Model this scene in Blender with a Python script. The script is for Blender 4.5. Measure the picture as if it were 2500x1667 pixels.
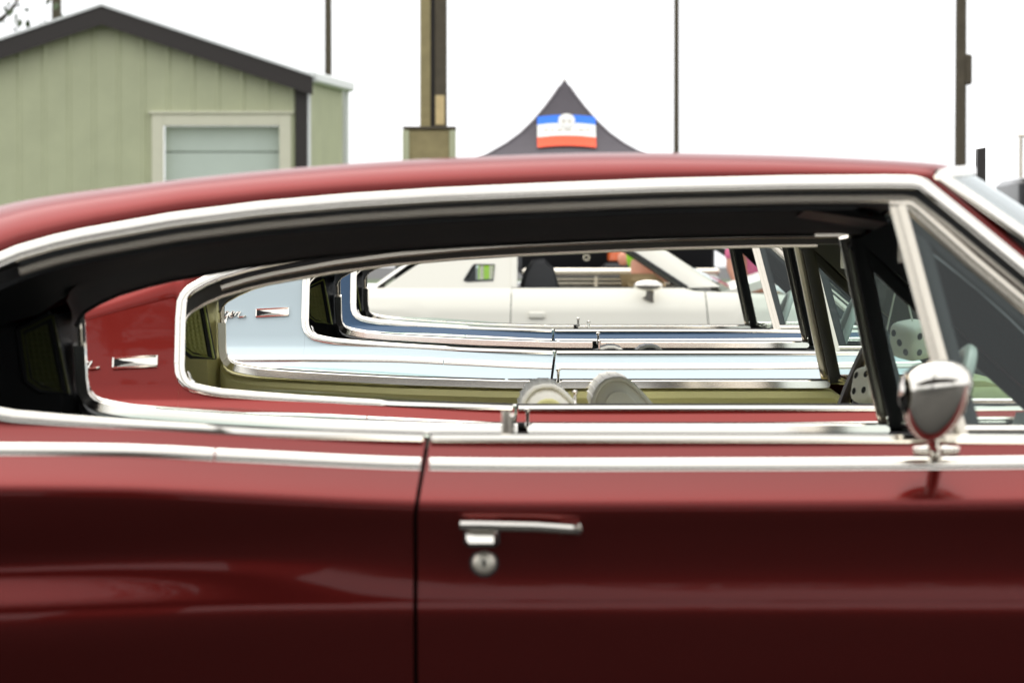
import bpy, bmesh, math, random
from mathutils import Vector, Matrix
R = math.radians
random.seed(7)
scene = bpy.context.scene
for o in list(bpy.data.objects):
    bpy.data.objects.remove(o)
C = scene.collection

# ------------------------------------------------------------------ camera
CAMZ = 1.15
cam_d = bpy.data.cameras.new('camera')
cam = bpy.data.objects.new('camera', cam_d)
C.objects.link(cam)
cam.location = (0, 0, CAMZ)
cam.rotation_euler = (R(90) - math.atan(185.5 / 9000), 0, 0)
cam_d.sensor_width = 36
cam_d.lens = 129.6
cam_d.clip_start = 0.05
cam_d.clip_end = 5000
cam_d.dof.use_dof = True
cam_d.dof.focus_distance = 11.1
cam_d.dof.aperture_fstop = 8.0
scene.camera = cam

# ------------------------------------------------------------------ world, sun, exposure
SUN_EL, SUN_AZ = R(62), R(335)        # azimuth measured clockwise from +Y
w = bpy.data.worlds.new('World')
scene.world = w
w.use_nodes = True
nt = w.node_tree
nt.nodes.clear()
sky = nt.nodes.new('ShaderNodeTexSky')
sky.sky_type = 'NISHITA'
sky.sun_disc = False
sky.sun_elevation = SUN_EL
sky.sun_rotation = SUN_AZ
sky.air_density = 1.0
sky.dust_density = 4.0
sky.ozone_density = 1.0
hs = nt.nodes.new('ShaderNodeHueSaturation')
hs.inputs['Saturation'].default_value = 0.10
bg = nt.nodes.new('ShaderNodeBackground')
bg.inputs['Strength'].default_value = 0.13
wo = nt.nodes.new('ShaderNodeOutputWorld')
nt.links.new(sky.outputs[0], hs.inputs['Color'])
ov = nt.nodes.new('ShaderNodeMix')      # cloud cover: an even white veil over the clear sky
ov.data_type = 'RGBA'
ov.inputs['Factor'].default_value = 0.80
cn1 = nt.nodes.new('ShaderNodeTexNoise')
cn1.inputs['Scale'].default_value = 2.2
cn1.inputs['Detail'].default_value = 6.0
wtc = nt.nodes.new('ShaderNodeTexCoord')
nt.links.new(wtc.outputs['Generated'], cn1.inputs['Vector'])
crp = nt.nodes.new('ShaderNodeValToRGB')
crp.color_ramp.elements[0].position = 0.3
crp.color_ramp.elements[0].color = (0.78, 0.79, 0.81, 1)
crp.color_ramp.elements[1].position = 0.7
crp.color_ramp.elements[1].color = (1.0, 1.0, 1.0, 1)
nt.links.new(cn1.outputs['Fac'], crp.inputs['Fac'])
csc = nt.nodes.new('ShaderNodeVectorMath')
csc.operation = 'SCALE'
csc.inputs['Scale'].default_value = 10.4
nt.links.new(crp.outputs['Color'], csc.inputs[0])
nt.links.new(csc.outputs[0], ov.inputs['B'])
nt.links.new(hs.outputs[0], ov.inputs['A'])
nt.links.new(ov.outputs['Result'], bg.inputs['Color'])
nt.links.new(bg.outputs[0], wo.inputs['Surface'])
sd = bpy.data.lights.new('sun', 'SUN')
sd.energy = 1.4
sd.angle = R(70)
sd.color = (1.0, 0.96, 0.9)
sun = bpy.data.objects.new('sun', sd)
C.objects.link(sun)
sdir = Vector((math.sin(SUN_AZ) * math.cos(SUN_EL), math.cos(SUN_AZ) * math.cos(SUN_EL), math.sin(SUN_EL)))
sun.rotation_euler = sdir.to_track_quat('Z', 'Y').to_euler()
vs = scene.view_settings
vs.view_transform = 'Standard'
vs.look = 'None'
vs.exposure = 0.52
vs.gamma = 1.0
vs.use_curve_mapping = False


# ------------------------------------------------------------------ materials
def nd(t, typ, **kw):
    n = t.nodes.new(typ)
    for k, v in kw.items():
        n.inputs[k].default_value = v
    return n


def basemat(name):
    m = bpy.data.materials.new(name)
    m.use_nodes = True
    t = m.node_tree
    return m, t, t.nodes['Principled BSDF']


def c4(c):
    return (c[0], c[1], c[2], 1)


def M_simple(name, col, rough=0.5, metal=0.0, var=0.12, scale=20, bump=0.0, coat=0.0, spec=None):
    m, t, b = basemat(name)
    tc = nd(t, 'ShaderNodeTexCoord')
    n = nd(t, 'ShaderNodeTexNoise', Scale=scale, Detail=4.0, Roughness=0.6)
    t.links.new(tc.outputs['Object'], n.inputs['Vector'])
    mx = t.nodes.new('ShaderNodeMix')
    mx.data_type = 'RGBA'
    mx.inputs['A'].default_value = c4([max(0, x * (1 - var)) for x in col])
    mx.inputs['B'].default_value = c4([min(1, x * (1 + var)) for x in col])
    t.links.new(n.outputs['Fac'], mx.inputs['Factor'])
    t.links.new(mx.outputs['Result'], b.inputs['Base Color'])
    b.inputs['Roughness'].default_value = rough
    b.inputs['Metallic'].default_value = metal
    if coat:
        b.inputs['Coat Weight'].default_value = coat
        b.inputs['Coat Roughness'].default_value = 0.04
    if spec is not None:
        b.inputs['Specular IOR Level'].default_value = spec
    if bump:
        bp = nd(t, 'ShaderNodeBump', Strength=bump, Distance=0.002)
        t.links.new(n.outputs['Fac'], bp.inputs['Height'])
        t.links.new(bp.outputs[0], b.inputs['Normal'])
    return m


def M_paint(name, col, metal=0.5, rough=0.38, flake=0.25, coat=0.38):
    m, t, b = basemat(name)
    tc = nd(t, 'ShaderNodeTexCoord')
    n = nd(t, 'ShaderNodeTexNoise', Scale=900.0, Detail=2.0)
    t.links.new(tc.outputs['Object'], n.inputs['Vector'])
    mx = t.nodes.new('ShaderNodeMix')
    mx.data_type = 'RGBA'
    mx.inputs['A'].default_value = c4([x * (1 - flake) for x in col])
    mx.inputs['B'].default_value = c4([min(1, x * (1 + flake)) for x in col])
    t.links.new(n.outputs['Fac'], mx.inputs['Factor'])
    t.links.new(mx.outputs['Result'], b.inputs['Base Color'])
    b.inputs['Metallic'].default_value = metal
    b.inputs['Roughness'].default_value = rough
    b.inputs['Coat Weight'].default_value = coat
    b.inputs['Coat Roughness'].default_value = 0.03
    b.inputs['Specular IOR Level'].default_value = 0.25
    if metal > .3:      # coloured flop of the flake layer at grazing angles
        mxc = max(col)
        b.inputs['Specular Tint'].default_value = c4([.25 + .45 * c / mxc for c in col])
    # orange peel and slow panel waviness
    n2 = nd(t, 'ShaderNodeTexNoise', Scale=5.0, Detail=2.0)
    t.links.new(tc.outputs['Object'], n2.inputs['Vector'])
    bp = nd(t, 'ShaderNodeBump', Strength=0.25, Distance=0.004)
    t.links.new(n2.outputs['Fac'], bp.inputs['Height'])
    t.links.new(bp.outputs[0], b.inputs['Coat Normal'])
    return m


def M_glass(name, tint, refl=1.0):
    m = bpy.data.materials.new(name)
    m.use_nodes = True
    t = m.node_tree
    t.nodes.clear()
    tr = nd(t, 'ShaderNodeBsdfTransparent', Color=c4(tint))
    gl = nd(t, 'ShaderNodeBsdfGlossy', Roughness=0.02, Color=(0.9, 0.95, 0.95, 1))
    fr = nd(t, 'ShaderNodeFresnel', IOR=1.45)
    n = nd(t, 'ShaderNodeTexNoise', Scale=3.0)
    bp = nd(t, 'ShaderNodeBump', Strength=0.06, Distance=0.003)
    t.links.new(n.outputs['Fac'], bp.inputs['Height'])
    t.links.new(bp.outputs[0], gl.inputs['Normal'])
    mix = nd(t, 'ShaderNodeMixShader')
    out = nd(t, 'ShaderNodeOutputMaterial')
    t.links.new(fr.outputs[0], mix.inputs['Fac'])
    t.links.new(tr.outputs[0], mix.inputs[1])
    t.links.new(gl.outputs[0], mix.inputs[2])
    t.links.new(mix.outputs[0], out.inputs['Surface'])
    return m


MT = {}
MT['red'] = M_paint('red_paint', (0.116, 0.0115, 0.0100), 0.85, 0.30)
MT['red2'] = M_paint('red_paint_second', (0.185, 0.0160, 0.0120), 0.7, 0.34)
MT['pale'] = M_paint('pale_blue_paint', (0.49, 0.59, 0.62), 0.1, 0.4, 0.03)
MT['blue'] = M_paint('dark_blue_paint', (0.032, 0.066, 0.120), 0.5, 0.36, 0.5)
MT['white'] = M_paint('white_paint', (0.81, 0.79, 0.69), 0.0, 0.35, 0.01)
MT['silver'] = M_paint('silver_paint', (0.55, 0.57, 0.56), 0.4, 0.4, 0.05)
MT['darkpaint'] = M_paint('dark_paint', (0.03, 0.03, 0.032), 0.2, 0.4, 0.1)
MT['chrome'] = M_simple('chrome', (0.80, 0.765, 0.695), 0.09, 1.0, 0.02, 14)
MT['worn_chrome'] = M_simple('worn_chrome', (0.86, 0.82, 0.70), 0.42, 0.75, 0.06, 60)
MT['satin'] = M_simple('satin_aluminium', (0.66, 0.61, 0.52), 0.24, 1.0, 0.03, 60)
MT['rubber'] = M_simple('black_rubber', (0.026, 0.028, 0.029), 0.55, 0, 0.2, 40, 0.2)
MT['black_vinyl'] = M_simple('black_vinyl', (0.032, 0.033, 0.034), 0.42, 0, 0.2, 250, 0.4)
MT['headliner'] = M_simple('black_headliner', (0.042, 0.043, 0.045), 0.55, 0, 0.2, 400, 0.4)
MT['green_vinyl'] = M_simple('olive_vinyl', (0.78, 0.73, 0.33), 0.38, 0, 0.1, 300, 0.35)
MT['cream'] = M_simple('cream_vinyl', (0.90, 0.87, 0.76), 0.45, 0, 0.05, 200, 0.3)
MT['dark_brown'] = M_simple('dark_brown_plastic', (0.035, 0.024, 0.018), 0.3, 0, 0.15, 60, 0)
MT['pale_plastic'] = M_simple('pale_green_plastic', (0.60, 0.66, 0.58), 0.3, 0, 0.05, 60, 0)
MT['lens'] = M_simple('olive_lens', (0.58, 0.60, 0.18), 0.3, 0, 0.25, 120, 0.3, 0.6)
MT['lens_dark'] = M_simple('vignetted_lens', (0.10, 0.11, 0.03), 0.3, 0, 0.25, 120, 0.3, 0.4)  # same olive lens, vignette darkening put into its colour
MT['lens_edge'] = M_simple('lens_rim', (0.52, 0.58, 0.14), 0.3, 0, 0.1, 60)
MT['vent_glass'] = M_glass('tinted_vent_glass', (0.83, 0.91, 0.89))
MT['windshield'] = M_glass('windshield_glass', (0.74, 0.84, 0.82))
MT['clear'] = M_glass('clear_glass', (0.86, 0.93, 0.91))
MT['dark_glass'] = M_glass('dark_glass', (0.10, 0.12, 0.12))
MT['tyre'] = M_simple('tyre_rubber', (0.02, 0.02, 0.02), 0.8, 0, 0.2, 60, 0.5)
MT['red_lamp'] = M_simple('red_lamp', (0.35, 0.01, 0.01), 0.2, 0, 0.1, 50, 0, 0.5)
MT['lamp_glass'] = M_simple('lamp_glass', (0.75, 0.76, 0.74), 0.15, 0.3, 0.1, 50)
MT['black_gap'] = M_simple('dark_void', (0.010, 0.010, 0.010), 0.9, 0, 0.1, 10)
MT['felt'] = M_simple('white_plush', (0.78, 0.77, 0.68), 0.9, 0, 0.06, 90, 0.8)
MT['black_felt'] = M_simple('black_felt', (0.02, 0.02, 0.02), 0.9, 0, 0.1, 90)
MT['string'] = M_simple('white_string', (0.70, 0.70, 0.62), 0.9, 0, 0.1, 90)


# ------------------------------------------------------------------ mesh helpers
class MB:
    def __init__(self):
        self.v, self.f = [], []

    def grid(self, rows, closed=False, skip=None):
        b = len(self.v)
        n = len(rows[0])
        for r in rows:
            self.v.extend([tuple(p) for p in r])
        for i in range(len(rows) - 1):
            for j in range(n if closed else n - 1):
                k = (j + 1) % n
                if skip and skip(i, j):
                    continue
                self.f.append((b + i * n + j, b + i * n + k, b + (i + 1) * n + k, b + (i + 1) * n + j))
        return self

    def poly(self, pts):
        b = len(self.v)
        self.v.extend([tuple(p) for p in pts])
        self.f.append(tuple(range(b, b + len(pts))))
        return self

    def box(self, x0, x1, y0, y1, z0, z1, bev=0.0):
        if bev:
            bev = min(bev, (x1 - x0) * .45, (y1 - y0) * .45, (z1 - z0) * .45)
            rows = []
            for z, ins in ((z0, bev), (z0 + bev, 0), (z1 - bev, 0), (z1, bev)):
                a, c, d, e = x0 + ins, x1 - ins, y0 + ins, y1 - ins
                k = bev * 0.6
                rows.append([(a + k, d, z), (c - k, d, z), (c, d + k, z), (c, e - k, z), (c - k, e, z), (a + k, e, z), (a, e - k, z), (a, d + k, z)])
            self.grid(rows, True)
            self.poly(rows[0][::-1])
            self.poly(rows[-1])
            return self
        p = [(x0, y0, z0), (x1, y0, z0), (x1, y1, z0), (x0, y1, z0), (x0, y0, z1), (x1, y0, z1), (x1, y1, z1), (x0, y1, z1)]
        b = len(self.v)
        self.v.extend(p)
        for q in ((0, 3, 2, 1), (4, 5, 6, 7), (0, 1, 5, 4), (1, 2, 6, 5), (2, 3, 7, 6), (3, 0, 4, 7)):
            self.f.append(tuple(b + i for i in q))
        return self

    def prism(self, outline, axis, a0, a1, bev=0.0):
        """outline: 2D pts; axis 'y': (x,z) outline extruded over y."""
        def P(p, a):
            if axis == 'y':
                return (p[0], a, p[1])
            if axis == 'x':
                return (a, p[0], p[1])
            return (p[0], p[1], a)
        cx = sum(p[0] for p in outline) / len(outline)
        cy = sum(p[1] for p in outline) / len(outline)

        def ins(p):
            d = math.hypot(p[0] - cx, p[1] - cy) or 1
            k = max(0, 1 - bev / d)
            return (cx + (p[0] - cx) * k, cy + (p[1] - cy) * k)
        rows = []
        if bev:
            rows.append([P(ins(p), a0) for p in outline])
            rows.append([P(p, a0 + bev) for p in outline])
            rows.append([P(p, a1 - bev) for p in outline])
            rows.append([P(ins(p), a1) for p in outline])
        else:
            rows = [[P(p, a0) for p in outline], [P(p, a1) for p in outline]]
        self.grid(rows, True)
        self.poly(rows[0][::-1])
        self.poly(rows[-1])
        return self

    def sweep(self, path, a, b_, lat=(0, -1, 0), n=8, caps=True, power=1.0):
        """elliptic bar: half-size a along lat, b_ across; path list of 3D points."""
        P = [Vector(p) for p in path]
        rows = []
        for i, p in enumerate(P):
            t = (P[min(i + 1, len(P) - 1)] - P[max(i - 1, 0)]).normalized()
            L = Vector(lat if not callable(lat) else lat(i))
            L = (L - t * L.dot(t))
            if L.length < 1e-5:
                L = Vector((1, 0, 0)) - t * t.x
            L.normalize()
            N = t.cross(L).normalized()
            aa = a[i] if isinstance(a, (list, tuple)) else a
            bb = b_[i] if isinstance(b_, (list, tuple)) else b_
            row = []
            for k in range(n):
                th = 2 * math.pi * (k + .5) / n
                cs, sn = math.cos(th), math.sin(th)
                if power != 1.0:
                    cs = math.copysign(abs(cs) ** power, cs)
                    sn = math.copysign(abs(sn) ** power, sn)
                row.append(p + L * (aa * cs) + N * (bb * sn))
            rows.append(row)
        self.grid(rows, True)
        if caps:
            self.poly(rows[0][::-1])
            self.poly(rows[-1])
        return self

    def lathe(self, prof, org, axis='y', n=24, caps=False):
        """prof: list of (r, h) along the axis."""
        rows = []
        for r, h in prof:
            row = []
            for k in range(n):
                th = 2 * math.pi * k / n
                c, s = r * math.cos(th), r * math.sin(th)
                if axis == 'y':
                    q = (org[0] + c, org[1] + h, org[2] + s)
                elif axis == 'z':
                    q = (org[0] + c, org[1] + s, org[2] + h)
                else:
                    q = (org[0] + h, org[1] + c, org[2] + s)
                row.append(q)
            rows.append(row)
        self.grid(rows, True)
        if caps:
            self.poly(rows[0][::-1])
            self.poly(rows[-1])
        return self

    def ball(self, c, rx, ry, rz, n=14, m=9):
        rows = []
        for i in range(m + 1):
            ph = -math.pi / 2 + math.pi * i / m
            ph = max(-1.55, min(1.55, ph))
            rows.append([(c[0] + rx * math.cos(ph) * math.cos(2 * math.pi * k / n), c[1] + ry * math.cos(ph) * math.sin(2 * math.pi * k / n), c[2] + rz * math.sin(ph)) for k in range(n)])
        self.grid(rows, True)
        self.poly(rows[0][::-1])
        self.poly(rows[-1])
        return self

    def build(self, name, mat, parent=None, smooth=True, fn=None, angle=35, recalc=True):
        me = bpy.data.meshes.new(name)
        vv = [fn(p) for p in self.v] if fn else self.v
        me.from_pydata([tuple(p) for p in vv], [], self.f)
        if recalc:
            bm = bmesh.new()
            bm.from_mesh(me)
            bmesh.ops.remove_doubles(bm, verts=bm.verts, dist=1e-5)
            bmesh.ops.recalc_face_normals(bm, faces=bm.faces)
            bm.to_mesh(me)
            bm.free()
        me.update()
        if smooth:
            me.polygons.foreach_set('use_smooth', [True] * len(me.polygons))
            try:
                me.set_sharp_from_angle(angle=R(angle))
            except Exception:
                pass
        o = bpy.data.objects.new(name, me)
        C.objects.link(o)
        me.materials.append(MT[mat] if isinstance(mat, str) else mat)
        if parent:
            o.parent = parent
        return o


def empty(name, loc=(0, 0, 0), rz=0.0):
    e = bpy.data.objects.new(name, None)
    C.objects.link(e)
    e.empty_display_size = 0.2
    e.location = loc
    e.rotation_euler = (0, 0, rz)
    return e


def tag(o, label=None, cat=None, group=None, kind=None):
    if label:
        o['label'] = label
    if cat:
        o['category'] = cat
    if group:
        o['group'] = group
    if kind:
        o['kind'] = kind
    return o


def interp(tab, x):
    if x <= tab[0][0]:
        return tab[0][1]
    for (a, b), (c, d) in zip(tab, tab[1:]):
        if x <= c:
            k = (x - a) / (c - a)
            return b + (d - b) * k
    return tab[-1][1]


def smooth_tab(tab, x):
    """monotone-ish cubic (Catmull-Rom by finite differences)"""
    n = len(tab)
    if x <= tab[0][0]:
        return tab[0][1]
    if x >= tab[-1][0]:
        return tab[-1][1]
    for i in range(n - 1):
        if x <= tab[i + 1][0]:
            x0, y0 = tab[i]
            x1, y1 = tab[i + 1]
            h = x1 - x0

            def sl(j):
                if j <= 0:
                    return (tab[1][1] - tab[0][1]) / (tab[1][0] - tab[0][0])
                if j >= n - 1:
                    return (tab[-1][1] - tab[-2][1]) / (tab[-1][0] - tab[-2][0])
                return (tab[j + 1][1] - tab[j - 1][1]) / (tab[j + 1][0] - tab[j - 1][0])
            m0, m1 = sl(i) * h, sl(i + 1) * h
            t = (x - x0) / h
            return (2 * t**3 - 3 * t**2 + 1) * y0 + (t**3 - 2 * t**2 + t) * m0 + (-2 * t**3 + 3 * t**2) * y1 + (t**3 - t**2) * m1


def frange(a, b, n):
    return [a + (b - a) * i / (n - 1) for i in range(n)]


# ------------------------------------------------------------------ ground
gm, gt, gb = basemat('asphalt')
tcg = nd(gt, 'ShaderNodeTexCoord')
n1 = nd(gt, 'ShaderNodeTexNoise', Scale=180.0, Detail=6.0)
n2 = nd(gt, 'ShaderNodeTexNoise', Scale=0.35, Detail=5.0)
gt.links.new(tcg.outputs['Object'], n1.inputs['Vector'])
gt.links.new(tcg.outputs['Object'], n2.inputs['Vector'])
rp = nd(gt, 'ShaderNodeValToRGB')
rp.color_ramp.elements[0].color = (0.022, 0.022, 0.021, 1)
rp.color_ramp.elements[1].color = (0.085, 0.083, 0.078, 1)
ma = nd(gt, 'ShaderNodeMath')
ma.operation = 'MULTIPLY'
gt.links.new(n1.outputs['Fac'], ma.inputs[0])
gt.links.new(n2.outputs['Fac'], ma.inputs[1])
ma2 = nd(gt, 'ShaderNodeMath')
ma2.operation = 'MULTIPLY'
ma2.inputs[1].default_value = 2.0
gt.links.new(ma.outputs[0], ma2.inputs[0])
gt.links.new(ma2.outputs[0], rp.inputs['Fac'])
gt.links.new(rp.outputs['Color'], gb.inputs['Base Color'])
gb.inputs['Roughness'].default_value = 0.9
bpn = nd(gt, 'ShaderNodeBump', Strength=0.6, Distance=0.004)
gt.links.new(n1.outputs['Fac'], bpn.inputs['Height'])
gt.links.new(bpn.outputs[0], gb.inputs['Normal'])
MT['asphalt'] = gm
MT['grass'] = M_simple('grass', (0.05, 0.08, 0.022), 0.9, 0, 0.4, 6, 0.8)
g = MB().grid([[(-3000, -3000, 0), (3000, -3000, 0)], [(-3000, 3000, 0), (3000, 3000, 0)]]).build('ground', 'asphalt', smooth=False)
tag(g, kind='structure')
g2 = MB().grid([[(-300, 56, .004), (300, 56, .004)], [(-300, 300, .004), (300, 300, .004)]]).build('grass_field', 'grass', smooth=False)
tag(g2, kind='structure')

# ==================================================================== the row of fastback coupes
BELT = 0.88
VB = [(-.7430, .095), (-.741, .078), (-.735, .063), (-.726, .052), (-.711, .044), (-.685, .038), (-.650, .032), (-.570, .0255), (-.470, .019), (-.26, .008), (0, 0), (.6, 0), (1.30, -.004)]   # lower edge of the window opening
VR = [(-.7430, .215), (-.741, .232), (-.735, .246), (-.722, .260), (-.692, .277), (-.655, .293), (-.60, .309), (-.552, .320), (-.413, .345), (-.273, .363), (-.133, .3755), (.007, .3845), (.147, .391), (.356, .3995), (.566, .4045), (.741, .406), (.80, .40)]
VM = [(-1.95, -.02), (-.9, -.018), (-.67, -.018), (-.46, -.020), (-.29, -.028), (0, -.040), (.5, -.040), (.8, -.038), (1.3, -.034), (3.2, -.06)]        # body-side moulding
VC = [(-1.95, -.03), (-1.6, .10), (-1.3, .215), (-1.0, .318), (-.75, .388), (-.45, .424), (-.15, .452), (.12, .466), (.30, .470), (.50, .467), (.67, .460), (.82, .449), (.90, .435)]
VE2 = [(-1.95, -.06), (-1.7, -.01), (-1.4, .06), (-1.1, .145), (-.9, .205), (-.743, .245)]
PROF = [(-.66, .775), (-.60, .798), (-.5, .828), (-.40, .848), (-.31, .860), (-.275, .8645), (-.262, .8652), (-.252, .8645), (-.240, .8625), (-.215, .8605), (-.18, .862), (-.14, .868), (-.118, .8735), (-.106, .875), (-.098, .873), (-.090, .866), (-.066, .832), (-.04, .794), (-.02, .766), (0, .742), (.45, .585)]
UA_R, UA_F, WR = -1.03, 2.00, .335


def taper(u):
    if u < -.9:
        return 1 - .10 * ((-.9 - u) / 1.05) ** 2
    if u > 1.6:
        return 1 - .12 * ((u - 1.6) / 1.6) ** 2.2
    return 1.0


def hw(u, v):
    # shoulder profile follows the moulding as it sweeps up towards the tail
    rise = smooth_tab(VM, u) + .04
    vv = v - rise * (max(0, min(1, (v + .30) / .22)) if v < 0 else max(0, min(1, 1 - (v - .03) / .10)))
    h = smooth_tab(PROF, vv) if vv < -.02 else interp(PROF, vv)
    if v < -.08 and u < .12:      # scooped flank of the rear quarter
        k = max(0, min(1, (.12 - u) / .9))
        k = k * k * (3 - 2 * k)
        h -= .020 * k * math.exp(-((v + .165 - .05 * u) / .045) ** 2)
        h += .012 * k * math.exp(-((v + .27 - .05 * u) / .07) ** 2)
    return h * taper(u)


VN = sorted(set([p[0] for p in PROF if p[0] < .1] + [-.63, -.55, -.45, -.355, -.33, -.29, -.268, -.257, -.246, -.228, -.197, -.16, -.128, -.112, -.102, -.094, -.086, -.078, -.071, -.058, -.050, -.03, -.01]))


def vnodes(u, lo, hi, extra=()):
    rise = smooth_tab(VM, u) + .04
    out = []
    for p in VN + list(extra):
        wgt = max(0, min(1, (p + .30) / .22)) if p < 0 else max(0, min(1, 1 - (p - .03) / .10))
        out.append(min(hi, max(lo, p + rise * wgt)))
    out[0] = lo
    out[-1] = hi
    return out


def arch(u):
    lo = -.65
    for ua in (UA_R, UA_F):
        d = u - ua
        if abs(d) < .36:
            lo = max(lo, -.56 + math.sqrt(.36 ** 2 - d * d))
    return lo


def make_coupe(name, gap_x, near_y, yaw, z_near, slope, paint, interior, label, opt):
    """gap_x: x of the door's rear shut line, near_y: distance of the near window sill, z_near: sill height there, slope: lean across the car"""
    yc = near_y + .74
    root = empty(name, (gap_x + math.sin(yaw) * -.74, yc, 0), yaw)
    tag(root, label, 'car', 'coupes parked side by side in the row')
    z0 = z_near + slope * .74

    def T(p):       # car space (u, y, v) -> local metres
        return (p[0], p[1], z0 + p[2] + slope * p[1])

    def S(u, v, s, off=0.0):
        return (u, s * (hw(u, v) + off), v)

    roofm = opt.get('headliner', 'headliner')
    hdp = opt.get('header_drop', 0.0)
    for s in (-1, 1):
        # ---------------- quarter panel: flank plus sail panel
        mb = MB()
        us = frange(-1.95, -1.36, 10)[:-1] + [-1.03 + .38 * math.sin(R(a)) for a in range(-90, 44, 4)] + [-.75, -.7432]
        rows = []
        for u in us:
            lo, hi = arch(u), smooth_tab(VE2, u)
            rows.append([S(u, v, s) for v in vnodes(u, lo, hi, (.03, .06, .1, .14, .18, .22, .26))])
        mb.grid(rows)
        us = [-.7430, -.7425, -.741, -.738, -.735, -.73, -.726, -.718, -.711, -.70, -.685, -.67, -.65] + frange(-.60, -.02, 16) + [-.010, -.0045]
        rows = []
        for u in us:
            lo, hi = arch(u), interp(VB, u)
            rows.append([S(u - .014 * max(0, min(1, -v / .12)) if u > -.03 else u, v, s) for v in vnodes(u, lo, hi, (.03, .06, .1))])
        # return flange at the shut line
        rows.append([(p[0], p[1] - s * .03, p[2]) for p in rows[-1]])
        mb.grid(rows)
        # strip between vertical end of the opening and the sail
        rows = [[S(-.7432, v, s) for v in frange(.09, .25, 10)], [S(-.7425, v, s) for v in frange(.09, .25, 10)]]
        mb.grid(rows)
        q = mb.build('quarter_panel', paint, root, fn=T)
        # ---------------- script badge and emblem on the sail panel
        if s == -1:
            st = {
                'C': [[(.030, .030), (.024, .036), (.014, .034), (.005, .022), (.003, .009), (.010, .001), (.020, .003), (.030, .010)]],
                'h': [[(0, .010), (.010, .026), (.014, .036), (.010, .036), (.004, .016), (.001, .001), (.006, .014), (.013, .017), (.013, .004), (.018, .002)]],
                'a': [[(.015, .015), (.008, .017), (.002, .010), (.003, .002), (.009, .003), (.015, .014), (.014, .003), (.019, .002)]],
                'r': [[(0, .004), (.005, .016), (.008, .013), (.014, .016), (.011, .006), (.013, .001), (.020, .002)]],
                'g': [[(.015, .015), (.008, .017), (.002, .010), (.003, .003), (.009, .003), (.015, .014), (.011, -.010), (.004, -.014), (.001, -.009), (.018, .004)]],
                'e': [[(0, .006), (.010, .011), (.011, .016), (.006, .017), (.001, .009), (.004, .001), (.010, .002), (.016, .007)]],
            }
            mb = MB()
            x = 0
            for ch, adv in (('C', .030), ('h', .0185), ('a', .0185), ('r', .0185), ('g', .0185), ('e', .0155), ('R', .02)):
                strokes = st['r' if ch == 'R' else ch]
                for sk in strokes:
                    pts = list(sk)
                    if ch == 'R':
                        pts = pts[:-1] + [(.026, .002), (.034, .004)]
                    fine = []
                    for i in range(len(pts) - 1):
                        for k in range(4):
                            f = k / 4
                            p0, p1, p2, p3 = pts[max(i - 1, 0)], pts[i], pts[i + 1], pts[min(i + 2, len(pts) - 1)]
                            fine.append(tuple(.5 * ((2 * p1[d]) + (-p0[d] + p2[d]) * f + (2 * p0[d] - 5 * p1[d] + 4 * p2[d] - p3[d]) * f * f + (-p0[d] + 3 * p1[d] - 3 * p2[d] + p3[d]) * f ** 3) for d in (0, 1)))
                    fine.append(pts[-1])
                    mb.sweep([S(-1.074 + x + p[0] * 1.02 + .25 * p[1], opt.get('badge', .108) - .014 + p[1], s, .004) for p in fine], .0040, .0028, (0, s, 0), 6)
                x += adv
            mb.build('script_badge', 'chrome', root, fn=T)
            # long narrow emblem: framed arrow
            ub, vb = -.889, opt.get('badge', .108) - .012
            L, H = .096, .0215
            tilt = .05
            mb = MB()

            def E(a, b, o):
                return S(ub + a, vb + b + a * tilt, s, o)
            fr = [(0, 0), (L, 0), (L, H), (0, H)]
            for (a, b), (c, d) in zip(fr, fr[1:] + fr[:1]):
                mb.sweep([E(a, b, .003), E(c, d, .003)], .0045, .0022, (0, s, 0), 4, power=.6)
            mb.poly([E(L * .36, H * .5, .006), E(L, 0, .004), E(L, H, .004)])
            mb.poly([E(0, 0, .004), E(L, 0, .004), E(L * .36, H * .5, .006)])
            mb.poly([E(0, H, .004), E(L * .36, H * .5, .006), E(L, H, .004)])
            em = mb.build('arrow_emblem', 'chrome', root, smooth=False, fn=T)
            mb = MB()
            mb.poly([E(.002, .0035, .0062), E(L * .48, H * .5, .0075), E(.002, H - .0035, .0062)])
            mb.build('arrow_inlay', 'black_gap', em, smooth=False, fn=T)
        # ---------------- door
        mb = MB()
        us = [.0025, .008] + frange(.03, 1.22, 24) + [1.258, 1.264]
        rows = []
        for u in us:
            rows.append([S(u - .014 * max(0, min(1, -v / .12)) if u < .02 else u, v, s) for v in vnodes(u, -.62, interp(VB, u), (.01,))])
        rows.insert(0, [(p[0], p[1] - s * .03, p[2]) for p in rows[0]])
        rows.append([(p[0], p[1] - s * .03, p[2]) for p in rows[-1]])
        mb.grid(rows)
        d = mb.build('door', paint, root, fn=T)
        # handle: bar with a push button, lock below
        mb = MB()
        vh = -.130
        hb = hw(.1, vh)
        mb.sweep([(.056, s * (hb + .030), vh), (.078, s * (hb + .034), vh), (.17, s * (hb + .034), vh - .002), (.225, s * (hb + .030), vh - .006), (.233, s * (hb + .020), vh - .007)], .009, .0085, (0, s, 0), 10)
        mb.grid([[(a, s * (hb - .004), vh - .030), (a, s * (hb + .036 - e), vh - .030 + e), (a, s * (hb + .040 - e), vh - .026 + e), (a, s * (hb + .024 - e), vh + .002), (a, s * (hb - .004), vh + .004)] for a, e in ((.064, .006), (.068, 0), (.106, 0), (.110, .006))])
        mb.poly([(.064, s * (hb + y_), vh + z_) for y_, z_ in ((-.004, -.030), (.030, -.024), (.034, -.020), (.018, .002), (-.004, .004))]).poly([(.110, s * (hb + y_), vh + z_) for y_, z_ in ((-.004, -.030), (.030, -.024), (.034, -.020), (.018, .002), (-.004, .004))])
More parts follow.
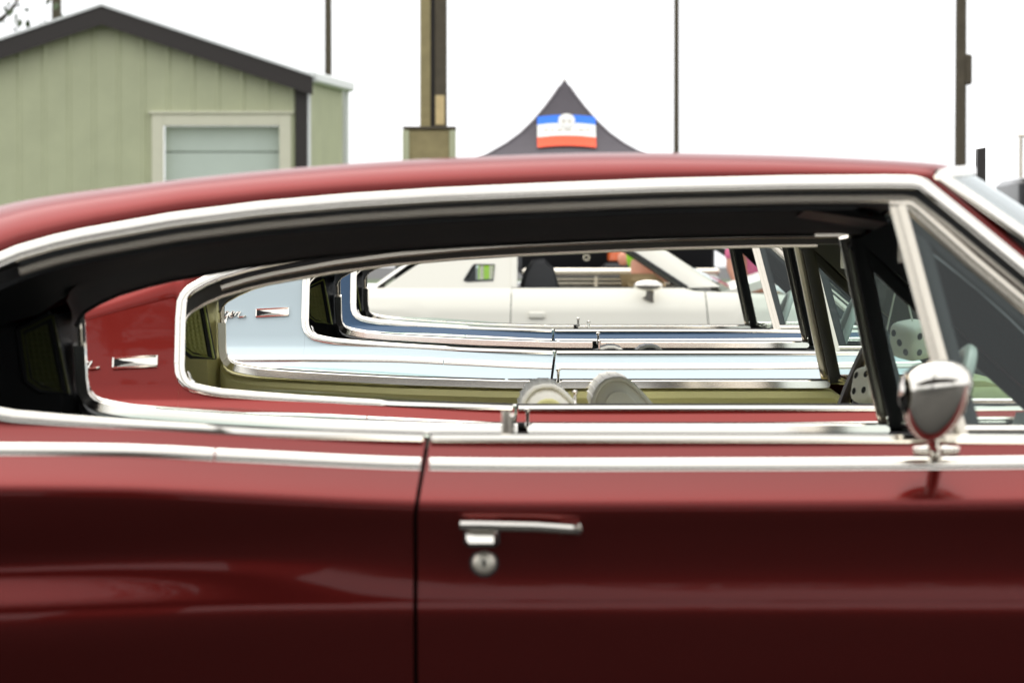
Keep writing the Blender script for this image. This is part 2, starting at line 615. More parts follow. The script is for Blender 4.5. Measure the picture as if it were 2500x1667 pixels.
        hd = mb.build('door_handle', 'chrome', d, fn=T)
        mb = MB()
        lv = -.188
        lb = hw(.066, lv)
        mb.lathe([(.019, -s * .004), (.0188, s * .003), (.0165, s * .0075), (.0125, s * .0105), (.0075, s * .0120), (.0001, s * .0125)], (.090, s * lb, lv), 'y', 20)
        lk = mb.build('lock_cylinder', 'worn_chrome', d, fn=T)
        mb = MB().box(.0875, .0925, *sorted((s * (lb + .010), s * (lb + .0132))), lv - .005, lv + .005)
        mb.build('keyhole', 'black_gap', d, smooth=False, fn=T)
        mb = MB().lathe([(.0225, -s * .006), (.0225, s * .0015), (.018, s * .002)], (.090, s * lb, lv), 'y', 20)
        mb.build('lock_gasket', 'rubber', d, fn=T)
        mb = MB().prism([(.060, vh - .028), (.067, vh - .0345), (.107, vh - .0345), (.114, vh - .028), (.114, vh + .008), (.060, vh + .008)], 'y', *sorted((s * (hb - .008), s * (hb + .003))), bev=.002)
        mb.build('handle_gasket', 'rubber', d, fn=T)
        mb = MB().prism([(.206, vh - .016), (.236, vh - .016), (.240, vh - .006), (.236, vh + .004), (.206, vh + .004)], 'y', *sorted((s * (hb - .008), s * (hb + .022))), bev=.004)
        mb.build('handle_foot', 'chrome', d, fn=T)
        # ---------------- front fender
        mb = MB()
        rows = []
        for u in [1.271, 1.28] + frange(1.35, 3.2, 30):
            lo, hi = arch(u), -.004 - .05 * max(0, (u - 1.3) / 1.9)
            rows.append([S(u, v, s) for v in vnodes(u, lo, hi, (.01,))])
        rows.insert(0, [(p[0], p[1] - s * .03, p[2]) for p in rows[0]])
        mb.grid(rows)
        mb.build('front_fender', paint, root, fn=T)
        # ---------------- dark backing behind the shut lines
        mb = MB()
        mb.grid([[(u, s * (hw(u, v) - .05), v) for v in (-.6, -.4, -.2, -.1, -.03)] for u in (-.1, 0, .1, 1.2, 1.3, 1.4)])
        mb.build('door_jamb', 'black_gap', root, fn=T)
        # ---------------- chrome trims
        oV = [(-.743, .215 - (.215 - .097) * i / 6) for i in range(7)]      # up the back edge (top to bottom)
        top = [(.80 - .03, interp(VR, .77))]
        path_top = [(u, interp(VR, u)) for u in frange(.748, -.60, 60)] + [(u, interp(VR, u)) for u in (-.63, -.655, -.675, -.692, -.707, -.722, -.729, -.735, -.741)]
        path_bot = [(u, interp(VB, u)) for u in (-.741, -.738, -.735, -.731, -.726, -.719, -.711, -.70, -.685, -.667, -.65)] + [(u, interp(VB, u)) for u in frange(-.62, -.008, 26)]
        apil = [(.780, .402), (.86, .334), (1.00, .213), (1.14, .092), (1.235, .008)]
        # roof drip trim incl. windscreen pillar and rear edge
        pts = [apil[4], apil[3], apil[2], apil[1], apil[0], (.768, .4045), (.757, .4055)] + path_top + oV[1:]
        hgt = [.0098] * len(pts)
        mb = MB().sweep([(u, s * (.742 - .35 * v + .006), v) for u, v in pts], .0060, .0115, (0, s, .48), 8, power=.6)
        mb.build('roof_drip_trim', 'chrome', root, fn=T)
        mb = MB().sweep([(u, s * (.742 - .35 * max(v, 0) + .006), v) for u, v in [oV[-1]] + path_bot], .0060, [.0112] * 10 + frange(.0110, .0065, len(path_bot) - 9), (0, s, .48), 8, power=.6)
        mb.build('quarter_sill_trim', 'chrome', root, fn=T)
        mb = MB().sweep([(u, s * (.742 + .006), interp(VB, u)) for u in frange(.004, 1.255, 20)], .0060, .0072, (0, s, .48), 8, power=.6)
        mb.build('door_sill_trim', 'chrome', d, fn=T)
        # rubber lip inside the sill
        lip = [(u, interp(VB, u) + .003) for u in frange(-.60, -.008, 16)]
        MB().sweep([(u, s * .722, v) for u, v in lip], .006, .0062, (0, s, 0), 8, power=.6).build('sill_lip', 'rubber', root, fn=T)
        MB().sweep([(u, s * .722, .003) for u in frange(.0, 1.16, 8)], .006, .0062, (0, s, 0), 8, power=.6).build('sill_lip', 'rubber', d, fn=T)
        # inner, thinner window frame strip
        inner = [(u + .004, interp(VR, u) - .0255 - .004 * max(0, -u)) for u in frange(.742, -.66, 50)]
        pts = [(1.20, .008), (1.08, .112), (.94, .232), (.82, .336), (.768, .378), (.757, .381)] + inner
        mb = MB().sweep([(u, s * (.742 - .35 * v - .012), v) for u, v in pts], .005, [.0052] * 6 + [.0070] * (len(pts) - 6), (0, s, .16), 8, power=.55)
        mb.build('window_frame_strip', 'satin', root, fn=T)
        # black weather strip: between and behind the strips
        mb = MB().sweep([(u, s * (.742 - .35 * v - .022), v + .012) for u, v in pts], .008, .018, (0, s, 0), 8, power=.6)
        mb.build('weather_strip', 'rubber', root, fn=T)
        # ---------------- body-side moulding
        for ua, ub_, nm in ((-1.9, -.33, 0), (-.327, -.010, 0), (.004, 1.258, 1), (1.272, 3.1, 0)):
            mb = MB().sweep([S(u, smooth_tab(VM, u), s, .003) for u in frange(ua, ub_, 24)], .0065, .0118, (0, s, .60), 8, power=.7)
            mb.build('side_molding', 'chrome', d if nm else root, fn=T)
        # ---------------- vent window
        vw = empty('vent_window')
        vw.parent = root
        pp = [(.742, .366), (.7625, .28), (.793, .15), (.829, .002)]
        gp = lambda u, v, o=0: (u, s * (.742 - .35 * v - .018 + o), v)
        MB().sweep([gp(u, v, .004) for u, v in pp], .008, .0135, (0, s, 0), 8, power=.55).build('post', 'satin' if s == -1 or 1 else 'rubber', vw, fn=T)
        MB().sweep([gp(u + .022, v, -.016) for u, v in pp], .010, .0155, (0, s, 0), 8, power=.5).build('inner_post', opt.get('inner_post', 'black_vinyl'), vw, fn=T)
        dg = [(.728 if s < 0 else .746, .3665), (.762, .3665), (.771, .360), (.855, .281), (.995, .158), (1.14, .031)]
        MB().sweep([gp(u, v) for u, v in dg], .008, .0125, (0, s, 0), 8, power=.6).build('frame', 'satin', vw, fn=T)
        MB().sweep([gp(u - .008, v - .012, -.012) for u, v in dg[1:]], .010, .014, (0, s, 0), 8, power=.6).build('rubber_seal', 'rubber', vw, fn=T)
        MB().sweep([gp(u, .010, -.006) for u in (.83, 1.0, 1.18)], .010, .010, (0, s, 0), 8, power=.6).build('lower_frame', 'chrome', vw, fn=T)
        MB().poly([gp(*p) for p in ((.745, .355), (.775, .352), (.86, .278), (1.0, .156), (1.15, .026), (1.16, .012), (.829, .012))]).build('glass', 'vent_glass', vw, smooth=False, fn=T)
        # latch of the vent
        MB().sweep([gp(.858, .012, -.034), gp(.872, .006, -.036), gp(.895, -.006, -.036), gp(.905, -.018, -.034)], .006, [.009, .008, .007, .004], (0, s, 0), 8).build('latch', 'chrome', vw, fn=T)
        # ---------------- windscreen pillar
        pl = [(.790, .398), (.87, .330), (1.01, .209), (1.15, .088), (1.262, -.006)]
        rows = []
        for u, v in pl:
            hh = .742 - .35 * v
            rows.append([(u - .008, s * (hh - .008), v - .006), (u + .002, s * (hh + .002), v + .003), (u + .012, s * (hh - .003), v + .011), (u + .020, s * (hh - .018), v + .015), (u + .012, s * (hh - .05), v - .004), (u - .02, s * (hh - .045), v - .03)])
        MB().grid(rows, True).build('windshield_pillar', paint, root, fn=T)
        rows = []
        for u, v in pl:
            hh = .742 - .35 * v
            rows.append([(u - .012, s * (hh - .028), v - .024), (u + .03, s * (hh - .036), v - .004), (u + .03, s * (hh - .075), v - .004), (u - .03, s * (hh - .075), v - .040)])
        MB().grid(rows, True).build('pillar_cover', 'black_vinyl', root, smooth=False, fn=T)
        # ---------------- interior sides
        # garnish along the sill
        gar = ([(-.743, .16), (-.743, .12), (-.743, .095)] if s > 0 else []) + [(u, interp(VB, u) - .006) for u in (-.741, -.738, -.735, -.731, -.726, -.719, -.711, -.70, -.685, -.667, -.65)] + [(u, interp(VB, u) - .006) for u in frange(-.60, .105, 24)]
        mb = MB().sweep([(u + .006, s * (.742 - .35 * max(v, 0) - .052), v) for u, v in gar], .012, .0112, (0, s, -.074), 8, power=.22)
        mb.build('sill_garnish', 'chrome', root, fn=T)
        MB().sweep([(u, s * .690, -.006) for u in (.130, .135, .14, .4, .7, .825, .83, .834)], .012, [.004, .009, .0112, .0112, .0112, .0112, .009, .004], (0, s, -.074), 8, power=.22).build('door_garnish', 'chrome', d, fn=T)
        MB().sweep([(u, s * .690, .002) for u in (.885, .90, 1.0, 1.2)], .010, [.003, .009, .009, .009], (0, s, -.074), 8, power=.22).build('vent_garnish', 'chrome', d, fn=T)
        # door card and quarter trim panel with a rolled top edge
        rows = []
        for u in [-.742, -.735, -.726, -.711, -.685, -.65] + frange(-.58, .10, 10):
            t0 = interp(VB, u) - .016
            rows.append([(u, s * y, v) for y, v in ((.72, t0 - .001), (.690, t0 - .002), (.672, t0 - .008), (.662, t0 - .022), (.664, t0 - .045), (.676, t0 - .075), (.68, -.20), (.68, -.5))])
        MB().grid(rows).build('quarter_trim_panel', interior, root, fn=T)
        rows = []
        for u in frange(.115, 1.2, 16):
            t0 = -.017 - .05 * max(0, min(1, (u - .845) / .04)) ** 2
            rows.append([(u, s * y, v) for y, v in ((.72, t0), (.690, t0 - .001), (.672, t0 - .007), (.662, t0 - .022), (.664, t0 - .045), (.676, t0 - .075), (.68, -.20), (.68, -.5))])
        MB().grid(rows).build('door_card', interior, d, fn=T)
        # inner sail panel
        ins = opt.get('sail', interior)
        rows = []
        for u in [-1.15, -1.0, -.9, -.82, -.775, -.752]:
            rows.append([(u, s * (.742 - .35 * max(0, v) - .045 - .03 * (1 if u < -.76 else 0)), v) for v in (-.4, -.1, 0, .05, .1, .15, .2, min(.24, smooth_tab(VE2, u) - .02))])
        rows.append([(-.7445, s * (.742 - .35 * max(0, v) - .004), v) for v in (-.4, -.1, 0, .05, .1, .15, .2, .24)])
        MB().grid(rows).build('sail_trim_panel', ins, root, fn=T)
        # textured lens in a black frame
        fo = lambda u, v, o: (u, s * (.742 - .35 * v - .078 - o), v)
        q4 = [(-.846, .185), (-.785, .214), (-.762, .066), (-.815, .074), (-.838, .092)]
        MB().sweep([fo(u, v, .0) for u, v in q4 + q4[:2]], .010, .011, (0, s, 0), 8, power=.6).build('lens_frame', 'rubber', root, fn=T)
        ln = empty('pillar_lens')
        ln.parent = root
        MB().sweep([fo(u + .004, v, .008) for u, v in q4 + q4[:2]], .004, .0035, (0, s, 0), 6).build('rim', 'lens_dark' if opt.get('lens') else 'lens_edge', ln, fn=T)
        mb = MB()
        nx, nz = 6, 13
        rows = []
        for j in range(nz * 4 + 1):
            f = j / (nz * 4)
            v = .066 + (.208 - .066) * f
            ul = interp([(.06, -.795), (.074, -.815), (.092, -.837), (.19, -.845), (.22, -.80)], v)
            ur = interp([(.066, -.762), (.214, -.785)], v)
            v_top = interp([(-.846, .185), (-.785, .214)], (ul + ur) / 2)
            row = []
            for i in range(nx * 4 + 1):
                e = i / (nx * 4)
                u = ul + (ur - ul) * e
                vv_ = min(v, interp([(-.846, .185), (-.785, .214)], u))
                row.append(fo(u, vv_, .004 + .0022 * (abs(math.sin(math.pi * nx * e)) * abs(math.sin(math.pi * nz * f)))))
            rows.append(row)
        mb.grid(rows).build('pebbled_face', opt.get('lens', 'lens'), ln, fn=T)
        # lock knob
        ku, kv = .130, .002
        MB().lathe([(.0001, .036), (.0045, .0355), (.0068, .033), (.0068, .030), (.0038, .027), (.0034, .006), (.0055, .003), (.0055, -.006)], (ku, s * .700, kv), 'z', 12).build('lock_knob', 'chrome', d, fn=T)
        # header rail over the opening (inside)
        pts = [(u, interp(VR, u)) for u in frange(.775, -.60, 30)] + [(u, interp(VR, u)) for u in (-.655, -.692, -.722, -.735, -.741)]
        rows = []
        for u, v in pts:
            hh = .742 - .35 * v
            rows.append([(u, s * (hh - .010), v - .016), (u, s * (hh - .034), v - .0335 - hdp), (u, s * (hh - .050), v - .036 - hdp), (u, s * (hh - .075), v - .030 - hdp), (u, s * (hh - .11), v - .008), (u, s * (hh - .17), v + .010)])
        MB().grid(rows).build('header_rail', roofm, root, fn=T)
        # thin dark-bright bead on the lower lip of the header
        MB().sweep([(u, s * (.742 - .35 * v - .046), v - .0375 - hdp) for u, v in pts[2:]], .004, .0042, (0, s, 0), 6).build('header_bead', opt.get('bead', 'satin'), root, fn=T)
        # sliver of lowered quarter glass
        MB().prism([(-.66, .036), (-.58, .040), (-.45, .036), (-.28, .024), (-.10, .010), (.02, .004), (.02, -.03), (-.66, -.0)], 'y', *sorted((s * .722, s * .726))).build('quarter_glass', 'clear', root, smooth=False, fn=T)

    # ---------------- roof skin over the full length
    rows = []
    us = [-1.95, -1.8, -1.6, -1.4, -1.2, -1.0, -.9, -.82, -.76, -.743, -.735, -.722, -.70, -.68, -.655, -.62] + frange(-.58, .72, 30) + [.75, .775, .79]
    ts = [1, .9985, .994, .985, .97, .945, .91, .86, .79, .7, .6, .48, .34, .18, 0]
    ts = [-t for t in ts] + ts[::-1][1:]
    for u in us:
        ve = smooth_tab(VE2, u) if u < -.743 else interp(VR, u) + .008
        vc = smooth_tab(VC, u)
        he = (hw(u, ve))
        row = []
        for t in ts:
            sh = .095 * (1 - t * t) * max(0, min(1, (u - .35) / .44)) ** 2
            vcc = smooth_tab(VC, u + sh)
            pw = 2.3 + 2.7 * max(0, min(1, (u + .9) / .5))
            k = (1 - abs(t) ** pw) ** (.56 - .08 * (pw - 2.3) / 2.7) if abs(t) < 1 else 0
            row.append((u + sh, he * t, ve + (vcc - ve) * k))
        rows.append(row)
    mb = MB().grid(rows, skip=lambda i, j: us[i] > -1.65 and us[i + 1] < -.88 and abs(ts[j]) < .75 and abs(ts[j + 1]) < .75)
    # windscreen header turned down
    rows2 = [rows[-1], [(p[0] + .014, p[1] * .995, p[2] - .006) for p in rows[-1]], [(p[0] + .016, p[1] * .99, p[2] - .022) for p in rows[-1]]]
    mb.grid(rows2)
    rf = mb.build('roof', paint, root, fn=T)
    # headliner
    rows = []
    for u in frange(-.88, .80, 22):
        uu = max(u, -.743)
        ve = (interp(VR, uu) if u >= -.743 else smooth_tab(VE2, u) - .02) + .004
        vc = smooth_tab(VC, u) - .034
        he = hw(u, ve) - .15
        rows.append([(u, he * t, ve + max(0.002, vc - ve) * (1 - abs(t) ** 2.2)) for t in frange(-1, 1, 15)])
    MB().grid(rows).build('headliner', roofm, root, fn=T)
    for ub3 in (-.45, .02, .42):
        ve, vc = interp(VR, ub3) + .004, smooth_tab(VC, ub3) - .034
        he = hw(ub3, ve) - .15
        MB().sweep([(ub3, he * t, ve + max(.002, vc - ve) * (1 - abs(t) ** 2.2) - .002) for t in frange(-.97, .97, 15)], .004, .004, (0, 0, 1), 6).build('headliner_bow', roofm, root, fn=T)
    # rear window, set on the fastback
    rows = []
    for u in frange(-1.63, -.88, 12):
        ve, vc = smooth_tab(VE2, u), smooth_tab(VC, u)
        he = hw(u, ve)
        rows.append([(u, he * t, ve + (vc - ve) * (1 - abs(t) ** 2.3) ** .56 + .004) for t in frange(-.74, .74, 13)])
    MB().grid(rows).build('rear_window', 'windshield', root, fn=T)
    # ---------------- windscreen
    rows = []
    wrows = 9
    for i in range(wrows):
        f = i / (wrows - 1)
        row = []
        for t in frange(-1, 1, 17):
            ut, vt = .808 + .105 * (1 - t * t), .414 + .032 * (1 - t * t)
            ub2, vb2 = 1.272 + .20 * (1 - t * t), -.004
            yt, yb = .580 * t, .712 * t
            b = .018 * math.sin(math.pi * f)
            row.append((ut + (ub2 - ut) * f + b, yt + (yb - yt) * f, vt + (vb2 - vt) * f + b))
        rows.append(row)
    MB().grid(rows).build('windshield', 'windshield', root, fn=T)
    for k, sg in ((0, 1), (-1, -1)):
        MB().sweep([(r[k][0] - .012, r[k][1] + sg * .020, r[k][2] - .012) for r in rows], .030, .010, (.0, 1, .1), 8, power=.6).build('edge_cover', 'black_vinyl', root, fn=T)
    mb = MB()
    for k in (0, -1):
        mb.sweep([(r[k][0] - .004, r[k][1] + (.004 if k else -.004), r[k][2] + .004) for r in rows], .010, .0105, (0, 1 if k else -1, .4), 8, power=.7)
    mb.sweep([(p[0], p[1], p[2] + .004) for p in rows[0]], .010, .008, (0, 0, 1), 8, power=.7)
    mb.sweep([(p[0], p[1], p[2] + .004) for p in rows[-1]], .010, .008, (0, 0, 1), 8, power=.7)
    mb.build('windshield_trim', 'chrome', root, fn=T)
    # rear-view mirror and visors
    rm = empty('rearview_mirror')
    rm.parent = root
    mu = .80
    MB().prism([(-.10, .30), (-.108, .315), (-.10, .345), (.10, .345), (.108, .315), (.10, .30)], 'x', mu, mu + .018, bev=.004).build('housing', 'satin', rm, fn=T)
    MB().sweep([(mu + .012, 0, .34), (mu + .03, 0, .37), (mu + .035, 0, .41)], .005, .005, (0, 1, 0), 8).build('stalk', 'chrome', rm, fn=T)
    for s in (-1, 1):
        MB().prism([(.64, .398), (.79, .375), (.79, .385), (.65, .412)], 'y', s * .36 - .17, s * .36 + .17, bev=.004).build('sun_visor', roofm, root, fn=T)
    # ---------------- cowl, hood, nose, tail
    rows = []
    for u in [1.27, 1.33, 1.5, 1.8, 2.2, 2.6, 3.0, 3.17, 3.2]:
        ed = -.004 - .05 * max(0, (u - 1.3) / 1.9)
        hh = hw(u, ed)
        cr = .035 - .03 * max(0, (u - 1.3) / 1.9)
        rows.append([(u + .06 * (1 - t * t) * (1 if u > 3.1 else 0), hh * t, ed + cr * (1 - t ** 4) + (.012 if abs(t) < .3 else 0)) for t in frange(-1, 1, 21)])
    MB().grid(rows).build('hood', paint, root, fn=T)
    MB().box(3.12, 3.19, -.72, .72, -.30, -.07, .02).build('grille', 'rubber', root, fn=T)
    for k in range(24):
        yy = -.69 + k * .06
        MB().box(3.185, 3.197, yy - .006, yy + .006, -.28, -.09).build('grille_bar', 'chrome', root, smooth=False, fn=T)
    for yy in (-.55, .55):
        MB().lathe([(.085, 0), (.08, .02), (.0001, .03)], (3.19, yy, -.18), 'x', 18).build('headlight', 'lamp_glass', root, fn=T)
    rows = []
    for th in frange(-1, 1, 17):
        rows.append([(3.22 - .10 * th ** 4 + o, .80 * th, -.42 + z) for o, z in ((0, .06), (.03, .04), (.03, -.04), (0, -.06))])
    MB().grid(rows).build('front_bumper', 'chrome', root, fn=T)
    rows = []
    for th in frange(-1, 1, 17):
        rows.append([(-1.99 + .08 * th ** 4 - o, .76 * th, -.40 + z) for o, z in ((0, .06), (.03, .04), (.03, -.04), (0, -.06))])
    MB().grid(rows).build('rear_bumper', 'chrome', root, fn=T)
    rows = [[(-1.95, hw(-1.95, v) * t, v) for t in frange(-1, 1, 9)] for v in frange(-.6, -.06, 8)]
    MB().grid(rows).build('tail_panel', paint, root, fn=T)
    MB().box(-1.975, -1.945, -.66, .66, -.26, -.14, .01).build('tail_lamp', 'red_lamp', root, fn=T)
    MB().box(-1.9, 3.1, -.70, .70, -.66, -.60).build('floor_pan', 'black_gap', root, smooth=False, fn=T)
    # ---------------- dashboard, seats, steering wheel
    rows = []
    for y in frange(-.68, .68, 9):
        rows.append([(1.30, y, -.02), (1.20, y, .012), (1.08, y, .010), (1.03, y, -.02), (1.04, y, -.12), (1.10, y, -.22)])
    MB().grid(rows).build('dashboard', opt.get('dash', 'black_vinyl'), root, fn=T)
    cols = opt.get('seat', 'black_vinyl')
    for s, su, tv in ((-1, opt.get('seat_near', .07), opt.get('seat_v', .030)), (1, opt.get('seat_far', .20), opt.get('seat_v', .030) - .012)):
        st = empty('bucket_seat')
        st.parent = root
        HUMP = [(0, 0), (.004, .018), (.010, .035), (.020, .050), (.034, .061), (.052, .066), (.072, .066), (.088, .060), (.102, .048), (.116, .034), (.132, .016), (.146, 0)]
        base = tv - .066
        out = [(su - .066 + a, base + b) for a, b in HUMP] + [(su + .20, -.30), (su + .26, -.50), (su + .10, -.50), (su + .02, -.30)]
        y0, y1 = s * .37 - .235, s * .37 + .235
        rows = []
        cxo, czo = su + .03, base - .12
        for yy, k in ((y0, .80), (y0 + .006, .90), (y0 + .018, .97), (y0 + .035, 1.0), (y1 - .035, 1.0), (y1 - .018, .97), (y1 - .006, .90), (y1, .80)):
            rows.append([(cxo + (p[0] - cxo) * k, yy, czo + (p[1] - czo) * k) for p in out])
        mb = MB().grid(rows, True)
        mb.poly(rows[0][::-1]).poly(rows[-1])
        mb.build('backrest', cols, st, fn=T)
        # pleats over the crest
        for q in range(1, 10):
            a, b = HUMP[q]
            MB().sweep([(su - .066 + a, y0 + .03, base + b - .002), (su - .066 + a, s * .37, base + b - .0005), (su - .066 + a, y1 - .03, base + b - .002)], .0022, .004, (0, 0, 1), 6).build('pleat', cols, st, fn=T)
        inn = [(su - .066 + .073 + (a - .073) * .68, base - .012 + b * .72) for a, b in HUMP]
        inn += [(inn[-1][0], base - .12), (inn[0][0], base - .12)]
        MB().prism(inn, 'y', y0 - .004, y0 + .03, bev=.004).build('side_shell', opt.get('shell' if s < 0 else 'shell_far', cols), st, fn=T)
        if opt.get('bolster'):
            MB().sweep([(su - .066 + a, y0 + .012, base + b - .003) for a, b in HUMP], .008, .006, (0, 1, 0), 8).build('piping', opt['bolster'], st, fn=T)
        MB().prism([(su + .17, -.55), (su + .70, -.50), (su + .74, -.42), (su + .70, -.37), (su + .2, -.42)], 'y', s * .37 - .25, s * .37 + .25, bev=.03).build('cushion', cols, st, fn=T)
    MB().prism([(-.62, -.50), (-.10, -.46), (-.10, -.38), (-.55, -.36), (-.70, -.05), (-.80, -.05), (-.72, -.45)], 'y', -.58, .58, bev=.03).build('rear_seat', cols, root, fn=T)
    sw = empty('steering_wheel')
    sw.parent = root
    cu, cv, cy, rr, tl = opt.get('wheel', (.885, .0, .37, .19, 22))
    rim = []
    for k in range(41):
        a = 2 * math.pi * k / 40
        rim.append((cu + rr * math.cos(a) * math.sin(R(tl)), cy + rr * math.sin(a), cv + rr * math.cos(a) * math.cos(R(tl))))
    axis = (math.cos(R(tl)), 0, -math.sin(R(tl)))
    MB().sweep(rim, opt.get('rim_r', .0125), opt.get('rim_r', .0125), axis, 10, caps=False).build('rim', opt.get('rim', 'pale_plastic'), sw, fn=T)
    hub = (cu + .07 * axis[0], cy, cv + .07 * axis[2])
    for k in (5, 15, 20, 25, 35):
        if k in (15, 25, 20):
            MB().sweep([rim[k], tuple(Vector(rim[k]).lerp(Vector(hub), .5)), hub], .012, .004, (0, 1, 0), 6).build('spoke', 'chrome', sw, fn=T)
    for sgn in (1, -1):
        p = (cu, cy + sgn * rr, cv)
        MB().sweep([p, (p[0] + .03, cy + sgn * .11, cv - .01), hub], .012, .005, (0, 0, 1), 6).build('spoke', 'chrome', sw, fn=T)
    MB().sweep([hub, (hub[0] + .45 * axis[0], cy, hub[2] + .45 * axis[2])], .028, .028, (0, 1, 0), 10).build('column', opt.get('rim', 'pale_plastic'), sw, fn=T)
    # instrument hood
    MB().prism([(1.05, -.03), (1.07, .030), (1.16, .036), (1.22, .01), (1.2, -.03)], 'y', .12, .62, bev=.012).build('instrument_hood', opt.get('dash', 'black_vinyl'), root, fn=T)
    # ---------------- wheels
    for ua in (UA_R, UA_F):
        for s in (-1, 1):
            wl = empty('wheel')
            wl.parent = root
            prof = [(.19, -.10), (.23, -.105), (.31, -.10), (.33, -.07), (.335, -.03), (.335, .03), (.33, .07), (.31, .10), (.23, .105), (.19, .10)]
            MB().lathe(prof, (ua, s * .73, .335), 'y', 36).build('tyre', 'tyre', wl)
            MB().lathe([(.20, s * .10), (.19, s * .085), (.17, s * .03), (.10, s * .04), (.06, s * .07), (.03, s * .085), (.0001, s * .085)], (ua, s * .73, .335), 'y', 30).build('rim', 'chrome', wl)
    return root, T


# ------- the four coupes ------------------------------------------------
car1, T1 = make_coupe('fastback_coupe', -.130, 5.75, -.021, .8804, -.031, 'red', 'black_vinyl',
                      'dark red fastback coupe nearest the camera, its chrome door handle in full view',
                      dict(lens='lens_dark', seat_v=-.03, badge=.108, wheel=(.885, -.03, .37, .19, 22), bead='rubber'))
car2, T2 = make_coupe('fastback_coupe', .010, 8.11, .014, .8365, .0074, 'red2', 'green_vinyl',
                      'red fastback coupe with olive interior and cream seats, second in the row',
                      dict(header_drop=.011, seat='cream', bolster='cream', shell='green_vinyl', shell_far='cream', seat_near=.075, seat_far=.265, seat_v=.045, badge=.100, sail='green_vinyl', wheel=(.862, -.02, .37, .155, 21), rim='dark_brown', rim_r=.015, headliner='headliner', dash='green_vinyl'))
car3, T3 = make_coupe('fastback_coupe', .128, 10.90, -.021, .892, -.002, 'pale', 'black_vinyl',
                      'pale blue fastback coupe with black interior, third in the row',
                      dict(seat_near=.17, seat_far=.30, seat_v=.016, bolster='cream', badge=.118, wheel=(.905, -.01, .37, .18, 22)))
car4, T4 = make_coupe('fastback_coupe', .155, 13.64, .010, .908, -.006, 'blue', 'black_vinyl',
                      'dark blue fastback coupe, farthest of the four in the row',
                      dict(seat_near=.22, seat_far=.30, seat_v=.0, bolster='cream', badge=.118, wheel=(.905, -.03, .37, .18, 22)))

# chrome stub of the near door glass on the first car
MB().sweep([(.121, -.742, -.004), (.121, -.738, .020), (.121, -.732, .043)], .004, .0075, (0, -1, 0), 8, power=.6).build('glass_guide', 'satin', car1, fn=T1)
# door mirror of the first car: chrome teardrop on a stalk
dm = empty('door_mirror')
dm.parent = car1
rows = []
for r, z in ((.004, .122), (.024, .1195), (.040, .113), (.050, .103), (.055, .091), (.056, .078), (.0535, .060), (.048, .042), (.040, .026), (.030, .013), (.020, .004), (.010, -.002)):
    r *= .90
    rows.append([(.778 + r * 1.12 * math.cos(2 * math.pi * k / 26) + .12 * (z - .06), -.842 + r * .95 * math.sin(2 * math.pi * k / 26), z) for k in range(26)])
MB().grid(rows, True).poly(rows[0]).poly(rows[-1]).build('housing', 'chrome', dm, fn=T1)
rows = [[(.778 - (.0525 - .0 * j) + .12 * (.070 - .06) - .004 + .010 * (math.hypot(a, b) / .036) ** 2, -.842 + a, .070 + b) for a, b in [(.036 * f * math.cos(2 * math.pi * k / 20), .036 * f * math.sin(2 * math.pi * k / 20)) for k in range(20)]] for j, f in enumerate((.02, .5, 1.0))]
MB().grid(rows, True).build('mirror_face', 'chrome', dm, fn=T1)
MB().sweep([(.775, -.842, .008), (.777, -.832, -.006), (.783, -.805, -.016), (.787, -.780, -.020)], .010, [.010, .009, .010, .014], (0, -1, 0), 10).build('stalk', 'chrome', dm, fn=T1)
MB().sweep([(.752, -.776, -.019), (.785, -.778, -.017), (.822, -.776, -.019)], .008, [.004, .010, .004], (0, -.6, .8), 10).build('foot', 'chrome', dm, fn=T1)

# plush dice hanging in the second car
dice = empty('plush_dice', (.010 + .93, 8.11 + .74, 0))
tag(dice, 'pair of white plush dice with black dots hanging inside the second red coupe', 'dice')


def die(c, sz, rot, spots):
    m = Matrix.Rotation(rot[2], 3, 'Z') @ Matrix.Rotation(rot[1], 3, 'Y') @ Matrix.Rotation(rot[0], 3, 'X')
    mb = MB()
    n = 8
    h = sz / 2

    def rnd(p):
        v = Vector(p)
        k = (abs(v.x) ** 5 + abs(v.y) ** 5 + abs(v.z) ** 5) ** (1 / 5)
        return v / k * h
    for ax in range(3):
        for sg in (-1, 1):
            rows = []
            for i in range(n + 1):
                row = []
                for j in range(n + 1):
                    a, b = -1 + 2 * i / n, -1 + 2 * j / n
                    p = [0, 0, 0]
                    p[ax], p[(ax + 1) % 3], p[(ax + 2) % 3] = sg, a, b
                    q = m @ rnd(p)
                    row.append((c[0] + q.x, c[1] + q.y, c[2] + q.z))
                rows.append(row)
            mb.grid(rows)
    d = mb.build('die', 'felt', dice)
    for ax, sg, pts in spots:
        for a, b in pts:
            p = [0, 0, 0]
            p[ax], p[(ax + 1) % 3], p[(ax + 2) % 3] = sg, a, b
            q0 = rnd(p)
            nrm = Vector((0, 0, 0))
            nrm[ax] = sg
            e1 = Vector((0, 0, 0))
            e1[(ax + 1) % 3] = 1
            e2 = Vector((0, 0, 0))
            e2[(ax + 2) % 3] = 1
            ring = []
            for k in range(12):
                t = 2 * math.pi * k / 12
                pp = [p[0], p[1], p[2]]
                pp = Vector(pp) + (e1 * math.cos(t) + e2 * math.sin(t)) * .20
                q = m @ (rnd(pp) * 1.012)
                ring.append((c[0] + q.x, c[1] + q.y, c[2] + q.z))
            MB().poly(ring).build('dot', 'black_felt', d, smooth=False)
    return d


